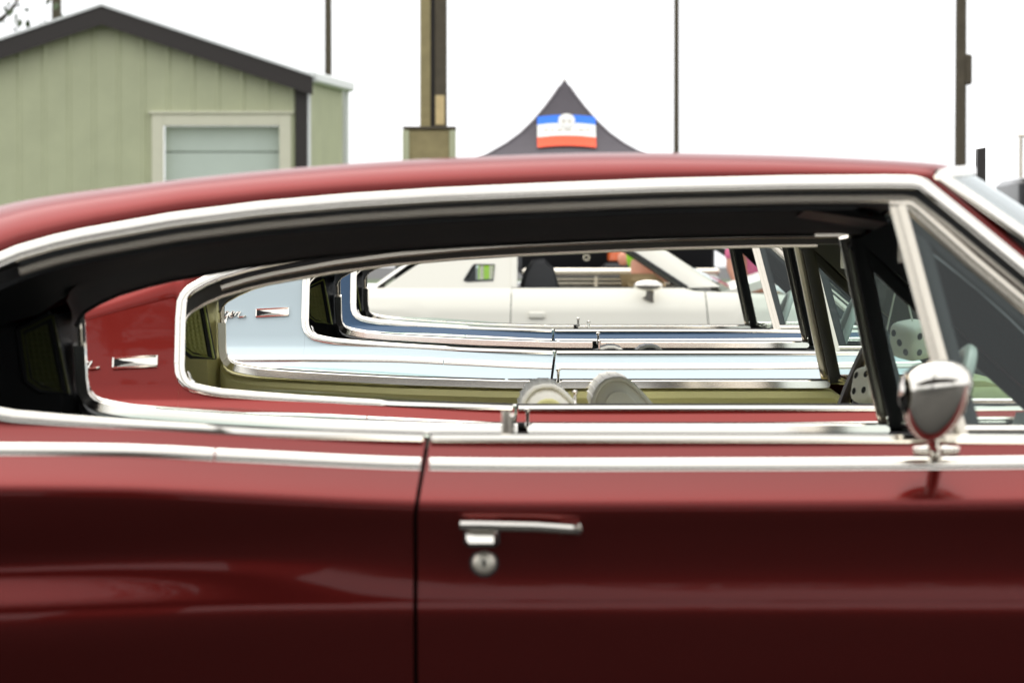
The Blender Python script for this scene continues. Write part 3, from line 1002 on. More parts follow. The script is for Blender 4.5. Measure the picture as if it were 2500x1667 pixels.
W2 = .8365
five = [(-.45, -.45), (.45, .45), (-.45, .45), (.45, -.45), (0, 0)]
three = [(-.48, -.45), (0, 0), (.48, .45)]
four = [(-.45, -.45), (.45, .45), (-.45, .45), (.45, -.45)]
die((.022, 0, W2 + .135), .088, (R(10), R(-8), R(38)), [(1, -1, four), (0, -1, three), (2, -1, five), (0, 1, five)])
die((-.068, .02, W2 + .022), .088, (R(-6), R(14), R(30)), [(1, -1, five), (0, -1, four), (2, 1, three), (0, 1, five)])
for a, b in (((.022, 0, W2 + .178), (-.006, 0, W2 + .285)), ((-.060, .02, W2 + .066), (-.012, .005, W2 + .285))):
    MB().sweep([a, ((a[0] + b[0]) / 2 + .001, (a[1] + b[1]) / 2, (a[2] + b[2]) / 2), b], .0022, .0022, (0, 1, 0), 6).build('string', 'string', dice)

# ==================================================================== cars beyond the row
def make_sedan(name, loc, rz, paint, label, belt=.98, roof=1.40, L=4.9, hood_open=False, opera=False, seats=True, flip=1):
    root = empty(name, loc, rz)
    tag(root, label, 'car')
    W = .92
    u_b, u_a = .0, 1.22          # rear and front end of the door glass at the sill
    u_r, u_f = -.0, .62         # its ends at the roof
    tail, nose = -1.95, 2.95
    arches = (-1.05, 1.95)

    def lo(u):
        z = .24
        for a in arches:
            d = abs(u - a)
            if d < .38:
                z = max(z, .33 + math.sqrt(.38 ** 2 - d * d))
        return z

    def bt(u):
        if u > 1.25:
            return belt - .02 - .07 * (u - 1.25) / 1.7
        return belt - .0 if u > -1.0 else belt - .03 * (-1.0 - u)

    def hwz(u, z):
        t = interp([(.2, .84), (.45, .905), (.70, .915), (.84, .90), (.92, .86), (belt, .80)], z)
        k = 1
        if u < -1:
            k = 1 - .08 * ((-1 - u) / .95) ** 2
        if u > 1.6:
            k = 1 - .10 * ((u - 1.6) / 1.35) ** 2
        return t * k

    for s in (-1, 1):
        for nm, a, b, n in (('quarter_panel', tail, -.036, 30), ('door', -.03, 1.33, 20), ('front_fender', 1.337, nose, 26)):
            rows = []
            for u in frange(a, b, n):
                l, h = (lo(u) if nm != 'door' else .26), bt(u)
                row = []
                for k in range(25):
                    z = l + (h - l) * k / 24
                    sh = .05 * ((belt - z) / .6) if abs(u - 1.33) < .02 else (-.02 * ((belt - z) / .6) if abs(u + .033) < .02 else 0)
                    row.append((u + sh, s * hwz(u, z), z))
                rows.append(row)
            p = MB().grid(rows).build(nm, paint, root)
            if nm == 'door':
                MB().box(.085, .205, *sorted((s * (hwz(.1, .80) - .002), s * (hwz(.1, .80) + .022))), .775, .825, .01).build('door_handle', paint, p)
        MB().grid([[(u, s * .80, z) for z in (.3, .6, belt - .05)] for u in (-.2, 0, 1.2, 1.5)]).build('door_jamb', 'black_gap', root)
        # sail panel with optional opera window
        hb, ht = .775, .60
        gy = lambda z: s * (hb - (hb - ht) * (z - belt) / (roof - belt))
        pil = [(-.95, belt - .004), (-.80, belt + .10), (-.62, belt + .22), (-.42, roof - .02), (-.03, roof - .01), (-.035, belt - .004)]
        wz0, wz1 = belt + .055, belt + .165
        win = [(-.37, wz0), (-.345, wz0 - .008), (-.165, wz0), (-.155, wz1), (-.30, wz1), (-.31, wz1 - .012)]
        if opera:
            mb = MB()
            outer = []
            N = 40

            def ray(poly, cx, cz, ang):
                best = None
                dx, dz = math.cos(ang), math.sin(ang)
                for (ax, az), (bx, bz) in zip(poly, poly[1:] + poly[:1]):
                    ex, ez = bx - ax, bz - az
                    den = dx * ez - dz * ex
                    if abs(den) < 1e-9:
                        continue
                    t = ((ax - cx) * ez - (az - cz) * ex) / den
                    q = ((ax - cx) * dz - (az - cz) * dx) / den
                    if t > 0 and -1e-6 <= q <= 1 + 1e-6:
                        best = t if best is None else max(best, t)
                return (cx + dx * best, cz + dz * best)
            cx, cz = -.255, (wz0 + wz1) / 2
            angs = sorted([2 * math.pi * k / N for k in range(N)] + [math.atan2(p[1] - cz, p[0] - cx) % (2 * math.pi) for p in pil + win])
            A = [ray(win, cx, cz, a) for a in angs]
            B = [ray(pil, cx, cz, a) for a in angs]
            A2 = [(p[0], p[1]) for p in A]
            mb.grid([[(x, gy(z) - s * .03, z) for x, z in A2], [(x, gy(z), z) for x, z in A], [(x, gy(z), z) for x, z in B]], True)
            mb.build('sail_panel', paint, root)
            MB().sweep([(x, gy(z) + s * .002, z) for x, z in win + win[:2]], .006, .006, (0, s, 0), 6).build('opera_window_trim', 'rubber', root)
            MB().poly([(x, gy(z) - s * .015, z) for x, z in win]).build('opera_window', 'clear', root, smooth=False)
        else:
            MB().prism([(p[0], p[1]) for p in pil], 'y', *sorted((s * ht, s * (ht - .02)))).build('sail_panel', paint, root, smooth=False)
        MB().box(-.90, -.30, *sorted((s * .50, s * .54)), .6, belt + .30).build('inner_panel', 'black_vinyl', root, smooth=False) if s > 0 else None
        # door opening frame: rear post, pillar
        MB().sweep([(-.015, gy(belt), belt), (-.012, gy(roof), roof - .01)], .012, .022, (0, s, 0), 8, power=.5).build('rear_post', paint, root)
        rows = []
        for f in frange(0, 1, 6):
            u, z = u_a + (u_f - u_a) * f, belt + (roof - .01 - belt) * f
            y = gy(z)
            rows.append([(u, y, z), (u + .115, y + s * .01, z + .005), (u + .23, y - s * .02, z + .01), (u + .20, y - s * .07, z), (u, y - s * .06, z - .01)])
        MB().grid(rows, True).build('windshield_pillar', paint, root)
        MB().sweep([(u_a - .008, gy(belt), belt + .004), (u_f - .008, gy(roof), roof - .012)], .012, .012, (0, s, 0), 6).build('pillar_seal', 'rubber', root)
        # door mirror
        if s == -1:
            m = empty('door_mirror')
            m.parent = root
            MB().sweep([(.93, s * .875, belt - .085), (.94, s * .885, belt - .06), (.945, s * .90, belt - .02)], .016, [.05, .030, .030], (0, s, 0), 8).build('stalk', 'chrome', m)
            MB().ball((.93, s * .91, belt + .018), .105, .05, .040).build('housing', 'chrome', m)
    rows = []
    for u in [-1.0, -.9, -.75, -.55, -.35, 0, .3, .55, .70]:
        z = interp([(-1.0, belt), (-.75, belt + .18), (-.55, roof - .10), (-.35, roof - .02), (0, roof + .01), (.3, roof + .015), (.55, roof), (.70, roof - .02)], u)
        ww = interp([(belt, .775), (roof, .60)], z)
        rows.append([(u, ww * t, z + .035 * (1 - t ** 4)) for t in frange(-1, 1, 13)])
    MB().grid(rows).build('roof', paint, root)
    rows = []
    for f in frange(0, 1, 6):
        rows.append([(u_f + .12 + (u_a + .30 - u_f - .12) * f + .10 * (1 - t * t) * f, (.60 + .175 * f) * t, roof - .01 + (belt - roof) * f) for t in frange(-1, 1, 9)])
    MB().grid(rows).build('windshield', 'windshield', root)
    rows = []
    for u in frange(tail, -.98, 8):
        rows.append([(u, hwz(u, bt(u)) * t, bt(u) + .03 * (1 - t ** 4)) for t in frange(-1, 1, 11)])
    MB().grid(rows).build('trunk_lid', paint, root)
    hz = []
    for u in frange(1.45, nose, 12):
        hz.append([(u, hwz(u, bt(u)) * t * .93, bt(u) + .035 * (1 - t ** 4)) for t in frange(-1, 1, 11)])
    if hood_open:
        an = R(hood_open)
        pu, pz = 1.47, belt

        def rot(p):
            x, z = p[0] - pu, p[2] - pz
            return (pu + x * math.cos(an) - z * math.sin(an), p[1], pz + x * math.sin(an) + z * math.cos(an))
        mb = MB()
        mb.grid([[rot(p) for p in r] for r in hz])
        low = [[rot((p[0], p[1], p[2] - .06)) for p in r] for r in hz]
        mb.grid(low)
        mb.grid([[rot(r[0]) for r in hz], [r[0] for r in low]])
        mb.grid([[rot(r[-1]) for r in hz], [r[-1] for r in low]])
        mb.grid([[rot(p) for p in hz[-1]], low[-1]])
        mb.build('hood', paint, root)
        MB().box(1.6, 2.8, -.7, .7, .5, .72, .03).build('engine', 'black_vinyl', root)
    else:
        MB().grid(hz).build('hood', paint, root)
    MB().box(nose - .06, nose + .02, -.80, .80, .55, .86, .03).build('grille', 'rubber', root)
    MB().box(nose - .02, nose + .09, -.85, .85, .40, .54, .03).build('front_bumper', 'chrome', root)
    MB().box(tail - .09, tail + .02, -.84, .84, .42, .56, .03).build('rear_bumper', 'chrome', root)
    MB().box(tail - .012, tail + .03, -.80, .80, .24, .42, .02).build('rear_valance', paint, root)
    MB().box(tail - .01, tail + .02, -.80, .80, .56, .92, .02).build('tail_panel', paint, root)
    for yy in (-.62, .62):
        MB().lathe([(.09, 0), (.085, .02), (.0001, .03)], (nose + .02, yy, .72), 'x', 16).build('headlight', 'lamp_glass', root)
    MB().box(-1.8, 2.8, -.72, .72, .22, .30).build('floor_pan', 'black_gap', root, smooth=False)
    MB().box(1.10, 1.45, -.70, .70, belt - .22, belt - .02, .03).build('dashboard', 'black_vinyl', root)
    if seats:
        for s in (-1, 1):
            st = empty('bucket_seat')
            st.parent = root
            out = [(.30, .40), (.10, .75), (.03, belt + .02), (.06, belt + .12), (.12, belt + .20), (.20, belt + .21), (.27, belt + .14), (.31, belt), (.36, .75), (.42, .40)]
            MB().prism(out, 'y', s * .36 - .22, s * .36 + .22, bev=.03).build('backrest', 'black_vinyl', st)
            MB().prism([(.3, .38), (.85, .42), (.88, .52), (.35, .52)], 'y', s * .36 - .25, s * .36 + .25, bev=.03).build('cushion', 'black_vinyl', st)
    for a in arches:
        for s in (-1, 1):
            wl = empty('wheel')
            wl.parent = root
            MB().lathe([(.19, -.10), (.30, -.10), (.325, -.07), (.33, 0), (.325, .07), (.30, .10), (.19, .10)], (a, s * .76, .33), 'y', 28).build('tyre', 'tyre', wl)
            MB().lathe([(.20, s * .09), (.17, s * .03), (.06, s * .07), (.0001, s * .08)], (a, s * .76, .33), 'y', 24).build('rim', 'chrome', wl)
    return root


D5 = 26.0
sed = make_sedan('hardtop_car', (.03, D5 + .9, 0), 0, 'white', 'white hardtop with its hood propped open and a small opera window, seen through the row', belt=.99, hood_open=21, opera=True)

# truck facing the camera with its hood raised
MT['orange'] = M_simple('orange_enamel', (0.75, 0.13, 0.015), 0.35, 0, 0.1, 30, 0, 0.4)
MT['lime'] = M_simple('lime_cotton', (0.30, 0.62, 0.03), 0.9, 0, 0.08, 40, 0.4)
MT['lime_sign'] = M_simple('lime_board', (0.45, 0.75, 0.05), 0.6, 0, 0.05, 30)
MT['tan'] = M_simple('tan_cotton', (0.48, 0.36, 0.20), 0.9, 0, 0.08, 40, 0.4)
MT['skin'] = M_simple('skin', (0.56, 0.27, 0.18), 0.5, 0, 0.06, 40)
MT['black_cloth'] = M_simple('black_cotton', (0.02, 0.02, 0.022), 0.9, 0, 0.1, 40, 0.4)
MT['pink'] = M_simple('pink_cotton', (0.72, 0.16, 0.30), 0.9, 0, 0.08, 40, 0.4)
MT['hair'] = M_simple('brown_hair', (0.05, 0.03, 0.02), 0.7, 0, 0.2, 60, 0.4)
tr = empty('pickup_truck', (.95, 32.0, 0))
tag(tr, 'dark truck facing the camera with bright grille, raised hood and orange engine parts', 'truck')
MB().box(-.95, .95, 0.15, 5.0, .45, .98, .05).build('body', 'darkpaint', tr)
MB().box(-.90, .90, 1.6, 3.0, .98, 1.70, .12).build('cab', 'darkpaint', tr)
MB().box(-.80, .80, 1.585, 1.60, 1.12, 1.60, .0).build('windshield', 'dark_glass', tr, smooth=False)
MB().box(-.86, .86, .06, .16, 1.06, 1.125, .02).build('header_bar', 'satin', tr)
MB().box(-.66, .66, .12, .16, .86, 1.05, .0).build('grille_back', 'black_gap', tr, smooth=False)
for k in range(5):
    MB().box(-.66, .66, .085, .115, .885 + k * .035, .897 + k * .035, .0).build('grille_bar', 'satin', tr, smooth=False)
for xx in (-.22, .22):
    MB().box(xx - .012, xx + .012, .08, .12, .87, 1.05).build('grille_post', 'satin', tr, smooth=False)
for xx in (-.77, .77):
    MB().lathe([(.095, .10), (.095, .06), (.08, .045), (.0001, .02)], (xx, 0.02, .985), 'y', 18).build('headlight', 'lamp_glass', tr)
MB().box(-.95, .95, -.05, .10, .50, .66, .03).build('front_bumper', 'chrome', tr)
MB().grid([[(-.86, 1.35, 1.12), (.86, 1.35, 1.12)], [(-.86, 1.0, 1.62), (.86, 1.0, 1.62)], [(-.84, .75, 2.0), (.84, .75, 2.0)]]).build('hood', 'darkpaint', tr)
MB().box(-.7, .7, .3, 1.3, .98, 1.09, .04).build('engine', 'black_vinyl', tr)
MB().lathe([(.0001, .10), (.17, .10), (.18, .085), (.18, .01), (.16, 0)], (.08, .8, 1.185), 'z', 24).build('air_cleaner', 'orange', tr)
MB().box(-.15, .10, .55, 1.0, 1.09, 1.17, .03).build('valve_cover', 'black_vinyl', tr)
MT['salmon'] = M_simple('salmon_surface', (0.70, 0.30, 0.19), 0.45, 0, 0.08, 30)
MB().ball((.02, .22, 1.21), .048, .05, .066).build('peach_blob', 'salmon', tr)  # unidentified peach-coloured oval above the grille
MB().box(-.01, .05, .20, .24, 1.12, 1.15).build('blob_bracket', 'black_vinyl', tr, smooth=False)
MB().lathe([(.03, .02), (.03, 0), (.018, 0), (.018, .02)], (-.30, .20, 1.22), 'y', 16).build('filler_cap', 'satin', tr)
for yy in (1.0, 4.0):
    for s in (-1, 1):
        wl = empty('wheel')
        wl.parent = tr
        MB().lathe([(.19, -.10), (.33, -.10), (.36, -.06), (.36, .06), (.33, .10), (.19, .10)], (s * .8, yy, .36), 'x', 26).build('tyre', 'tyre', wl)
        MB().lathe([(.20, s * .09), (.06, s * .07), (.0001, s * .08)], (s * .8, yy, .36), 'x', 20).build('rim', 'chrome', wl)

sil = make_sedan('parked_car', (1.35, 36.0, 0), 0, 'silver', 'silver car parked beyond the white hardtop, its glass and roof showing above the raised hood', belt=.97, roof=1.36, seats=False)


def person(name, loc, rz, shirt, pants, label, arm=False):
    root = empty(name, loc, rz)
    tag(root, label, 'person')

    def skinmesh(nm, verts, edges, rad, mat, rootv=0):
        me = bpy.data.meshes.new(nm)
        me.from_pydata(verts, edges, [])
        o = bpy.data.objects.new(nm, me)
        C.objects.link(o)
        o.parent = root
        md = o.modifiers.new('skin', 'SKIN')
        md.use_smooth_shade = True
        for i, r in enumerate(rad):
            sv = me.skin_vertices[0].data[i]
            sv.radius = (r, r) if not isinstance(r, tuple) else r
            sv.use_root = (i == rootv)
        ss = o.modifiers.new('subd', 'SUBSURF')
        ss.levels = 1
        ss.render_levels = 2
        me.materials.append(MT[mat])
        return o
    ex = .22 if arm else .05
    V = [(0, 0, .95), (0, 0, 1.15), (0, 0, 1.38), (0, -.01, 1.50), (0, -.02, 1.60), (0, -.02, 1.72),
         (.18, 0, 1.40), (.25, -.02, 1.15), (.22, -.12 - ex * .3, .95 + ex * .6), (.20, -.20 - ex * .5, .87 + ex),
         (-.18, 0, 1.40), (-.25, -.02, 1.15), (-.22, -.12 - ex * .3, .95 + ex * .6), (-.20, -.20 - ex * .5, .87 + ex),
         (.09, 0, .90), (.10, 0, .50), (.10, .02, .09), (.10, -.12, .04),
         (-.09, 0, .90), (-.10, 0, .50), (-.10, .02, .09), (-.10, -.12, .04)]
    if arm:      # seated: thighs forward, shins down
        V = [(x, y, z - .32) for x, y, z in V[:14]] + [(.10, -.05, .48), (.12, -.46, .48), (.12, -.46, .09), (.12, -.60, .04), (-.10, -.05, .48), (-.12, -.46, .48), (-.12, -.46, .09), (-.12, -.60, .04)]
    E = [(0, 1), (1, 2), (2, 3), (3, 4), (4, 5), (2, 6), (6, 7), (7, 8), (8, 9), (2, 10), (10, 11), (11, 12), (12, 13), (0, 14), (14, 15), (15, 16), (16, 17), (0, 18), (18, 19), (19, 20), (20, 21)]
    Rr = [.14, .13, .14, .055, .085, .07, .06, .05, .042, .04, .06, .05, .042, .04, .085, .06, .045, .035, .085, .06, .045, .035]
    skinmesh('body', V, E, Rr, 'skin')
    for sx, hand in ((1, V[9]), (-1, V[13])):
        for k in range(5):
            a = -.03 + .015 * k
            MB().sweep([hand, (hand[0] + a * .6, hand[1] - .05, hand[2] - .02), (hand[0] + a, hand[1] - .085 + (.03 if k == 4 else 0), hand[2] - .045)], .009, .009, (1, 0, 0), 6).build('finger', 'skin', root)
    dz = -.32 if arm else 0
    skinmesh('shirt', [V[0], V[1], V[2], (0, 0, (1.52 if arm else 1.44) + dz), V[6], (.245, -.018, 1.17 + dz), V[10], (-.245, -.018, 1.17 + dz)], [(0, 1), (1, 2), (2, 3), (2, 4), (4, 5), (2, 6), (6, 7)], [.165, .16, .16, .085, .08, .075, .08, .075], shirt)
    if arm:
        skinmesh('trousers', [V[0], V[14], V[15], (.12, -.46, .14), V[18], V[19], (-.12, -.46, .14)], [(0, 1), (1, 2), (2, 3), (0, 4), (4, 5), (5, 6)], [.155, .11, .085, .07, .11, .085, .07], pants)
    else:
        skinmesh('shorts', [(0, 0, .98), (.09, 0, .88), (.105, 0, .52), (-.09, 0, .88), (-.105, 0, .52)], [(0, 1), (1, 2), (0, 3), (3, 4)], [.155, .11, .095, .11, .095], pants)
    MB().ball((0, .015, 1.715 + dz), .090, .10, .085).build('hair', 'hair', root)
    for sx in (-.03, .03):
        MB().ball((sx, -.10, 1.66 + dz), .012, .008, .008, 8, 5).build('eye', 'black_cloth', root)
    MB().ball((0, -.112, 1.635 + dz), .012, .018, .018, 8, 5).build('nose', 'skin', root)
    return root


pl_ = person('person', (1.075, 29.6, 0), R(78), 'lime', 'tan', 'person in lime green shirt and tan shorts behind the white hardtop, right of the grille')
pl_.scale = (1.10, 1.10, 1.12)
person('person', (2.06, 31.0, 0), R(20), 'pink', 'tan', 'person in pink shirt standing past the raised white hood')
# lime green folding chair-back board seen through the opera window
sb = empty('lime_board', (-.24, 28.6, 0))
tag(sb, 'lime green sign board on legs seen through the small opera window', 'sign board')
MB().box(-.02, .105, -.012, .012, .80, 1.32, .005).build('panel', 'lime_sign', sb)
for xx in (.005, .08):
    MB().box(xx - .015, xx + .015, -.03, -.013, 0, 1.2).build('leg', 'satin', sb, smooth=False)

# ==================================================================== backdrop: shed, poles, canopy
MT['shed'] = M_simple('pale_green_siding', (0.45, 0.475, 0.30), 0.5, 0, 0.16, 1.6, 0.1)
MT['shed_trim'] = M_simple('cream_trim', (0.66, 0.65, 0.50), 0.45, 0, 0.05, 8)
MT['brown'] = M_simple('dark_brown_metal', (0.022, 0.017, 0.014), 0.5, 0, 0.15, 8)
MT['rollup'] = M_simple('pale_door', (0.55, 0.63, 0.55), 0.45, 0, 0.05, 4)
MT['gutter'] = M_simple('white_gutter', (0.74, 0.76, 0.74), 0.4, 0, 0.05, 6)
MT['wood'] = M_simple('weathered_post', (0.30, 0.25, 0.12), 0.8, 0, 0.3, 9, 0.6)
MT['wood_dark'] = M_simple('dark_post', (0.085, 0.07, 0.045), 0.8, 0, 0.3, 9, 0.5)
MT['notice'] = M_simple('faded_notice', (0.62, 0.48, 0.24), 0.7, 0, 0.25, 14)
MT['tent'] = M_simple('charcoal_canopy', (0.085, 0.075, 0.085), 0.8, 0, 0.12, 6, 0.2)
MT['logo_blue'] = M_simple('banner_blue', (0.01, 0.17, 0.80), 0.6, 0, 0.06, 6)
MT['logo_white'] = M_simple('banner_white', (0.78, 0.78, 0.74), 0.6, 0, 0.04, 6)
MT['logo_red'] = M_simple('banner_red', (0.85, 0.07, 0.005), 0.6, 0, 0.05, 6)
MT['logo_grey'] = M_simple('banner_grey', (0.50, 0.47, 0.40), 0.6, 0, 0.05, 6)

SD = 60.0
SS = 150.0


def sx(px):
    return (px - 1250) / SS


def sz(py):
    return CAMZ + (648 - py) / SS


sh = empty('shed', (sx(752), SD, 0), R(-1))
tag(sh, 'pale green metal shed with dark brown roof edge and framed door', 'shed')
HW_ = 3.32           # half gable width
EV, PK = sz(186), sz(12) - .05
LSIDE = 3.2
# local frame: corner at origin, gable runs to -x, side wall runs +y
yawside = math.tan(R(7))


def side(y):
    return y * yawside


# gable siding panels between standing ribs
rib = .405
x = 0.20
k = 0
dx0, dx1 = sx(400) - sx(752), sx(683) - sx(752)
dtop = sz(308)
while x < 2 * HW_ - .01:
    xa, xb = -x, -min(x + rib, 2 * HW_)

    def roofz(xx):
        return PK - abs(xx + HW_) * (PK - EV) / HW_
    za, zb = roofz(xa), roofz(xb)
    mb = MB()
    def pan(a, b, z0, z1a, z1b):
        mb.grid([[(a, 0, z0), (a, 0, z1a)], [(a - .03, -.022, z0), (a - .03, -.022, z1a - .0)], [(a - .06, -.022, z0), (a - .06, -.022, z1a)], [(a - .09, 0, z0), (a - .09, 0, z1a)], [(b, 0, z0), (b, 0, z1b)]])
    cuts = sorted({xa, xb} | {q for q in (dx0, dx1) if xb < q < xa}, reverse=True)
    for a_, b_ in zip(cuts, cuts[1:]):
        mid = (a_ + b_) / 2
        z0_ = dtop if dx0 < mid < dx1 else 0
        if a_ == xa and a_ - b_ > .1:
            pan(a_, b_, z0_, roofz(a_), roofz(b_))
        else:
            mb.grid([[(a_, 0, z0_), (a_, 0, roofz(a_))], [(b_, 0, z0_), (b_, 0, roofz(b_))]])
    mb.build('siding_panel', 'shed', sh, smooth=False, recalc=False)
    x += rib
    k += 1
# framed overhead door
fw = .19
MB().box(dx0 - fw, dx0, -.07, .02, 0, dtop + fw, .01).build('door_frame', 'shed_trim', sh)
MB().box(dx1, dx1 + fw, -.07, .02, 0, dtop + fw, .01).build('door_frame', 'shed_trim', sh)
MB().box(dx0, dx1, -.068, .02, dtop, dtop + fw, .01).build('door_frame', 'shed_trim', sh)
MB().box(dx0 - fw - .05, dx1 + fw + .05, -.10, .02, dtop + fw, dtop + fw + .045, .01).build('door_cap', 'shed_trim', sh)
rd = empty('overhead_door')
rd.parent = sh
for k in range(7):
    MB().box(dx0, dx1, .16, .19, k * .50, min(k * .50 + .49, dtop), .012).build('door_panel', 'rollup', rd)
MB().box(dx0, dx1, .19, .22, 0, dtop).build('door_backing', 'black_gap', rd, smooth=False)
# corner post, rake boards, side wall, gutter, roof
MB().box(-.20, 0, -.05, .10, 0, EV - .1, .01).build('corner_trim', 'brown', sh)
th = .30
for a, b in (((.10, EV - .03), (-HW_, PK)), ((-2 * HW_ - .34, EV - .12), (-HW_, PK))):
    MB().prism([(a[0], a[1]), (b[0], b[1]), (b[0], b[1] - th), (a[0], a[1] - th)], 'y', -.30, -.27).build('rake_board', 'brown', sh, smooth=False)
    MB().prism([(a[0], a[1] + .004), (b[0], b[1] + .004), (b[0], b[1] + .05), (a[0], a[1] + .05)], 'y', -.33, LSIDE + .1).build('roof_slope', 'gutter', sh, smooth=False)
    MB().prism([(a[0], a[1] - .02), (b[0], b[1] - .02), (b[0], b[1] - .03), (a[0], a[1] - .03)], 'y', -.27, .02).build('soffit', 'brown', sh, smooth=False)
sw_ = MB()
npan = 20
sidelen = .66 * 8.8
mbp = None
y = 0.10
for k in range(int(LSIDE / .30)):
    y0, y1 = .10 + k * .30, .10 + (k + 1) * .30
    rows = []
    for yy, o in ((y0, 0), (y0 + .03, .03), (y0 + .07, .03), (y0 + .10, 0), (y1, 0)):
        rows.append([(-.01 + side(yy) + o, yy, 0), (-.01 + side(yy) + o, yy, EV - .05)])
    MB().grid(rows).build('siding_panel', 'shed', sh, smooth=False, recalc=False)
rowsg = [(.06 + side(yy), yy, EV - .02) for yy in (-.05, LSIDE + .1)]
MB().sweep(rowsg, .10, .09, (1, 0, 0), 8, power=.5).build('gutter', 'gutter', sh)
MB().sweep([(.02, -.02, 0), (.02, -.02, EV - .05)], .03, .03, (1, 0, 0), 6, power=.5).build('corner_strip', 'gutter', sh)
MB().sweep([(.02 + side(LSIDE), LSIDE + .06, 0), (.02 + side(LSIDE), LSIDE + .06, EV - .05)], .06, .06, (1, 0, 0), 8).build('downpipe', 'gutter', sh)

# poles -------------------------------------------------------------
def pole(name, px, d, w, top, label, mat='wood_dark', lean=0.0):
    s = 9000 / d
    o = empty(name, ((px - 1250) / s, d, 0))
    tag(o, label, 'pole')
    MB().lathe([(w / 2 * 1.15, 0), (w / 2, top * .5), (w / 2 * .85, top), (.0001, top)], (0, 0, 0), 'z', 14).build('shaft', mat, o, fn=lambda p: (p[0] + lean * p[2], p[1], p[2]))
    return o


pole('slim_pole', 802, 75, .15, 9, 'slim dark pole rising behind the eave of the shed')
p3 = pole('thin_pole', 1651, 60, .085, 10, 'thin brown pole against the white sky, right of the canopy', 'wood_dark')
MB().box(-.02, .05, -.07, -.03, 2.6, 2.9, .01).build('bracket', 'wood_dark', p3)
p4 = pole('light_pole', 2343, 42, .125, 8, 'dark pole beyond the windshield at the right', 'wood_dark', .002)
MB().box(.05, .13, -.05, .05, 3.2, 3.55, .02).build('junction_box', 'wood_dark', p4)
pole('utility_pole', 140, 78, .22, 9.5, 'dark pole standing behind the shed, left of its roof peak')
# stout twin post on a boxed base
d = 40.0
s_ = 9000 / d
tp = empty('twin_post', ((1052 - 1250) / s_, d, 0))
tag(tp, 'stout twin timber post on a wide box base in front of the sky', 'post')
bz = CAMZ + (648 - 318) / s_
MB().box(-.115, .000, -.09, .09, bz, 7.5, .02).build('post', 'wood', tp)
MB().box(.045, .175, -.09, .09, bz, 7.5, .02).build('post', 'wood_dark', tp)
MB().box(.0, .045, -.03, .03, bz, 7.5).build('filler_board', 'brown', tp, smooth=False)
MB().box(.052, .150, -.105, -.091, bz + .05, bz + .37, .004).build('notice', 'notice', tp)
MB().box(-.29, .265, -.20, .20, 0, bz, .02).build('base_box', 'wood', tp)
for a in (-.30, .205):
    MB().box(a, a + .07, -.225, -.201, 0, bz - .01, .006).build('corner_board', 'shed', tp)
MB().box(-.30, .275, -.225, .215, bz + .001, bz + .03, .006).build('cap_board', 'wood_dark', tp)

# canopy --------------------------------------------------------------
d = 46.0
s_ = 9000 / d
cn = empty('canopy_tent', ((1378 - 1250) / s_, d, 0))
tag(cn, 'charcoal pop-up canopy with a peaked roof and a blue, white and red emblem', 'canopy')
PKZ = CAMZ + (648 - 193) / s_
EVZ = 2.15
HWC = 1.65


def tentz(r):
    # concave sweep from the eave to the peak
    return EVZ + (PKZ - EVZ) * (1 - r) ** 1.0 * (1 - .16 * math.sin(math.pi * min(1, r)) - .0 * r)


PROFT = [(0, PKZ), (.06, PKZ - .10), (.14, PKZ - .22), (.25, PKZ - .37), (.40, PKZ - .55), (.55, PKZ - .70), (.72, PKZ - .83), (1.05, PKZ - 1.03), (1.35, PKZ - 1.20), (HWC, EVZ)]
for q in range(4):
    rows = []
    for r, z in PROFT:
        row = []
        for t in frange(-1, 1, 9):
            sag = -.05 * (1 - t * t) * min(1, r / .6)
            p = (r * t, -r * (1 - .0 * (1 - t * t)), z + sag * .4)
            a = q * math.pi / 2
            row.append((p[0] * math.cos(a) - p[1] * math.sin(a), p[0] * math.sin(a) + p[1] * math.cos(a), p[2]))
        rows.append(row)
    rows.append([(p[0], p[1], p[2] - .28) for p in rows[-1]])
    MB().grid(rows).build('roof_panel', 'tent', cn)
MT['seam'] = M_simple('canopy_seam', (0.20, 0.18, 0.19), 0.8, 0, 0.1, 6)
for sxx in (-1, 1):
    for syy in (-1, 1):
        MB().sweep([(sxx * r, syy * r, z + .006) for r, z in PROFT[1:]], .018, .006, (sxx, -syy, 0), 6).build('hip_seam', 'seam', cn)
        MB().box(sxx * (HWC - .04) - .022, sxx * (HWC - .04) + .022, syy * (HWC - .04) - .022, syy * (HWC - .04) + .022, 0, EVZ).build('leg', 'satin', cn, smooth=False)
MB().sweep([(0, 0, PKZ - .9), (0, 0, PKZ - .01)], .02, .02, (1, 0, 0), 8).build('centre_pole', 'satin', cn)
# emblem printed on the front slope: three bands, a five-sided star badge and blurred lettering
bn = empty('emblem')
bn.parent = cn


def tz(px, py, o=.012):
    x_ = (px - 1378) / s_
    z_ = CAMZ + (648 - py) / s_
    r = interp([(-b, a) for a, b in PROFT], -z_)
    return (x_, -(r + o), z_ )


def band(nm, y0, y1, mat, o):
    rows = []
    for px in frange(1311, 1452, 9):
        c = 5 * (1 - ((px - 1381) / 70) ** 2)
        rows.append([tz(px, y0 - c + (y1 - y0) * f, o) for f in frange(0, 1, 5)])
    MB().grid(rows).build(nm, mat, bn)


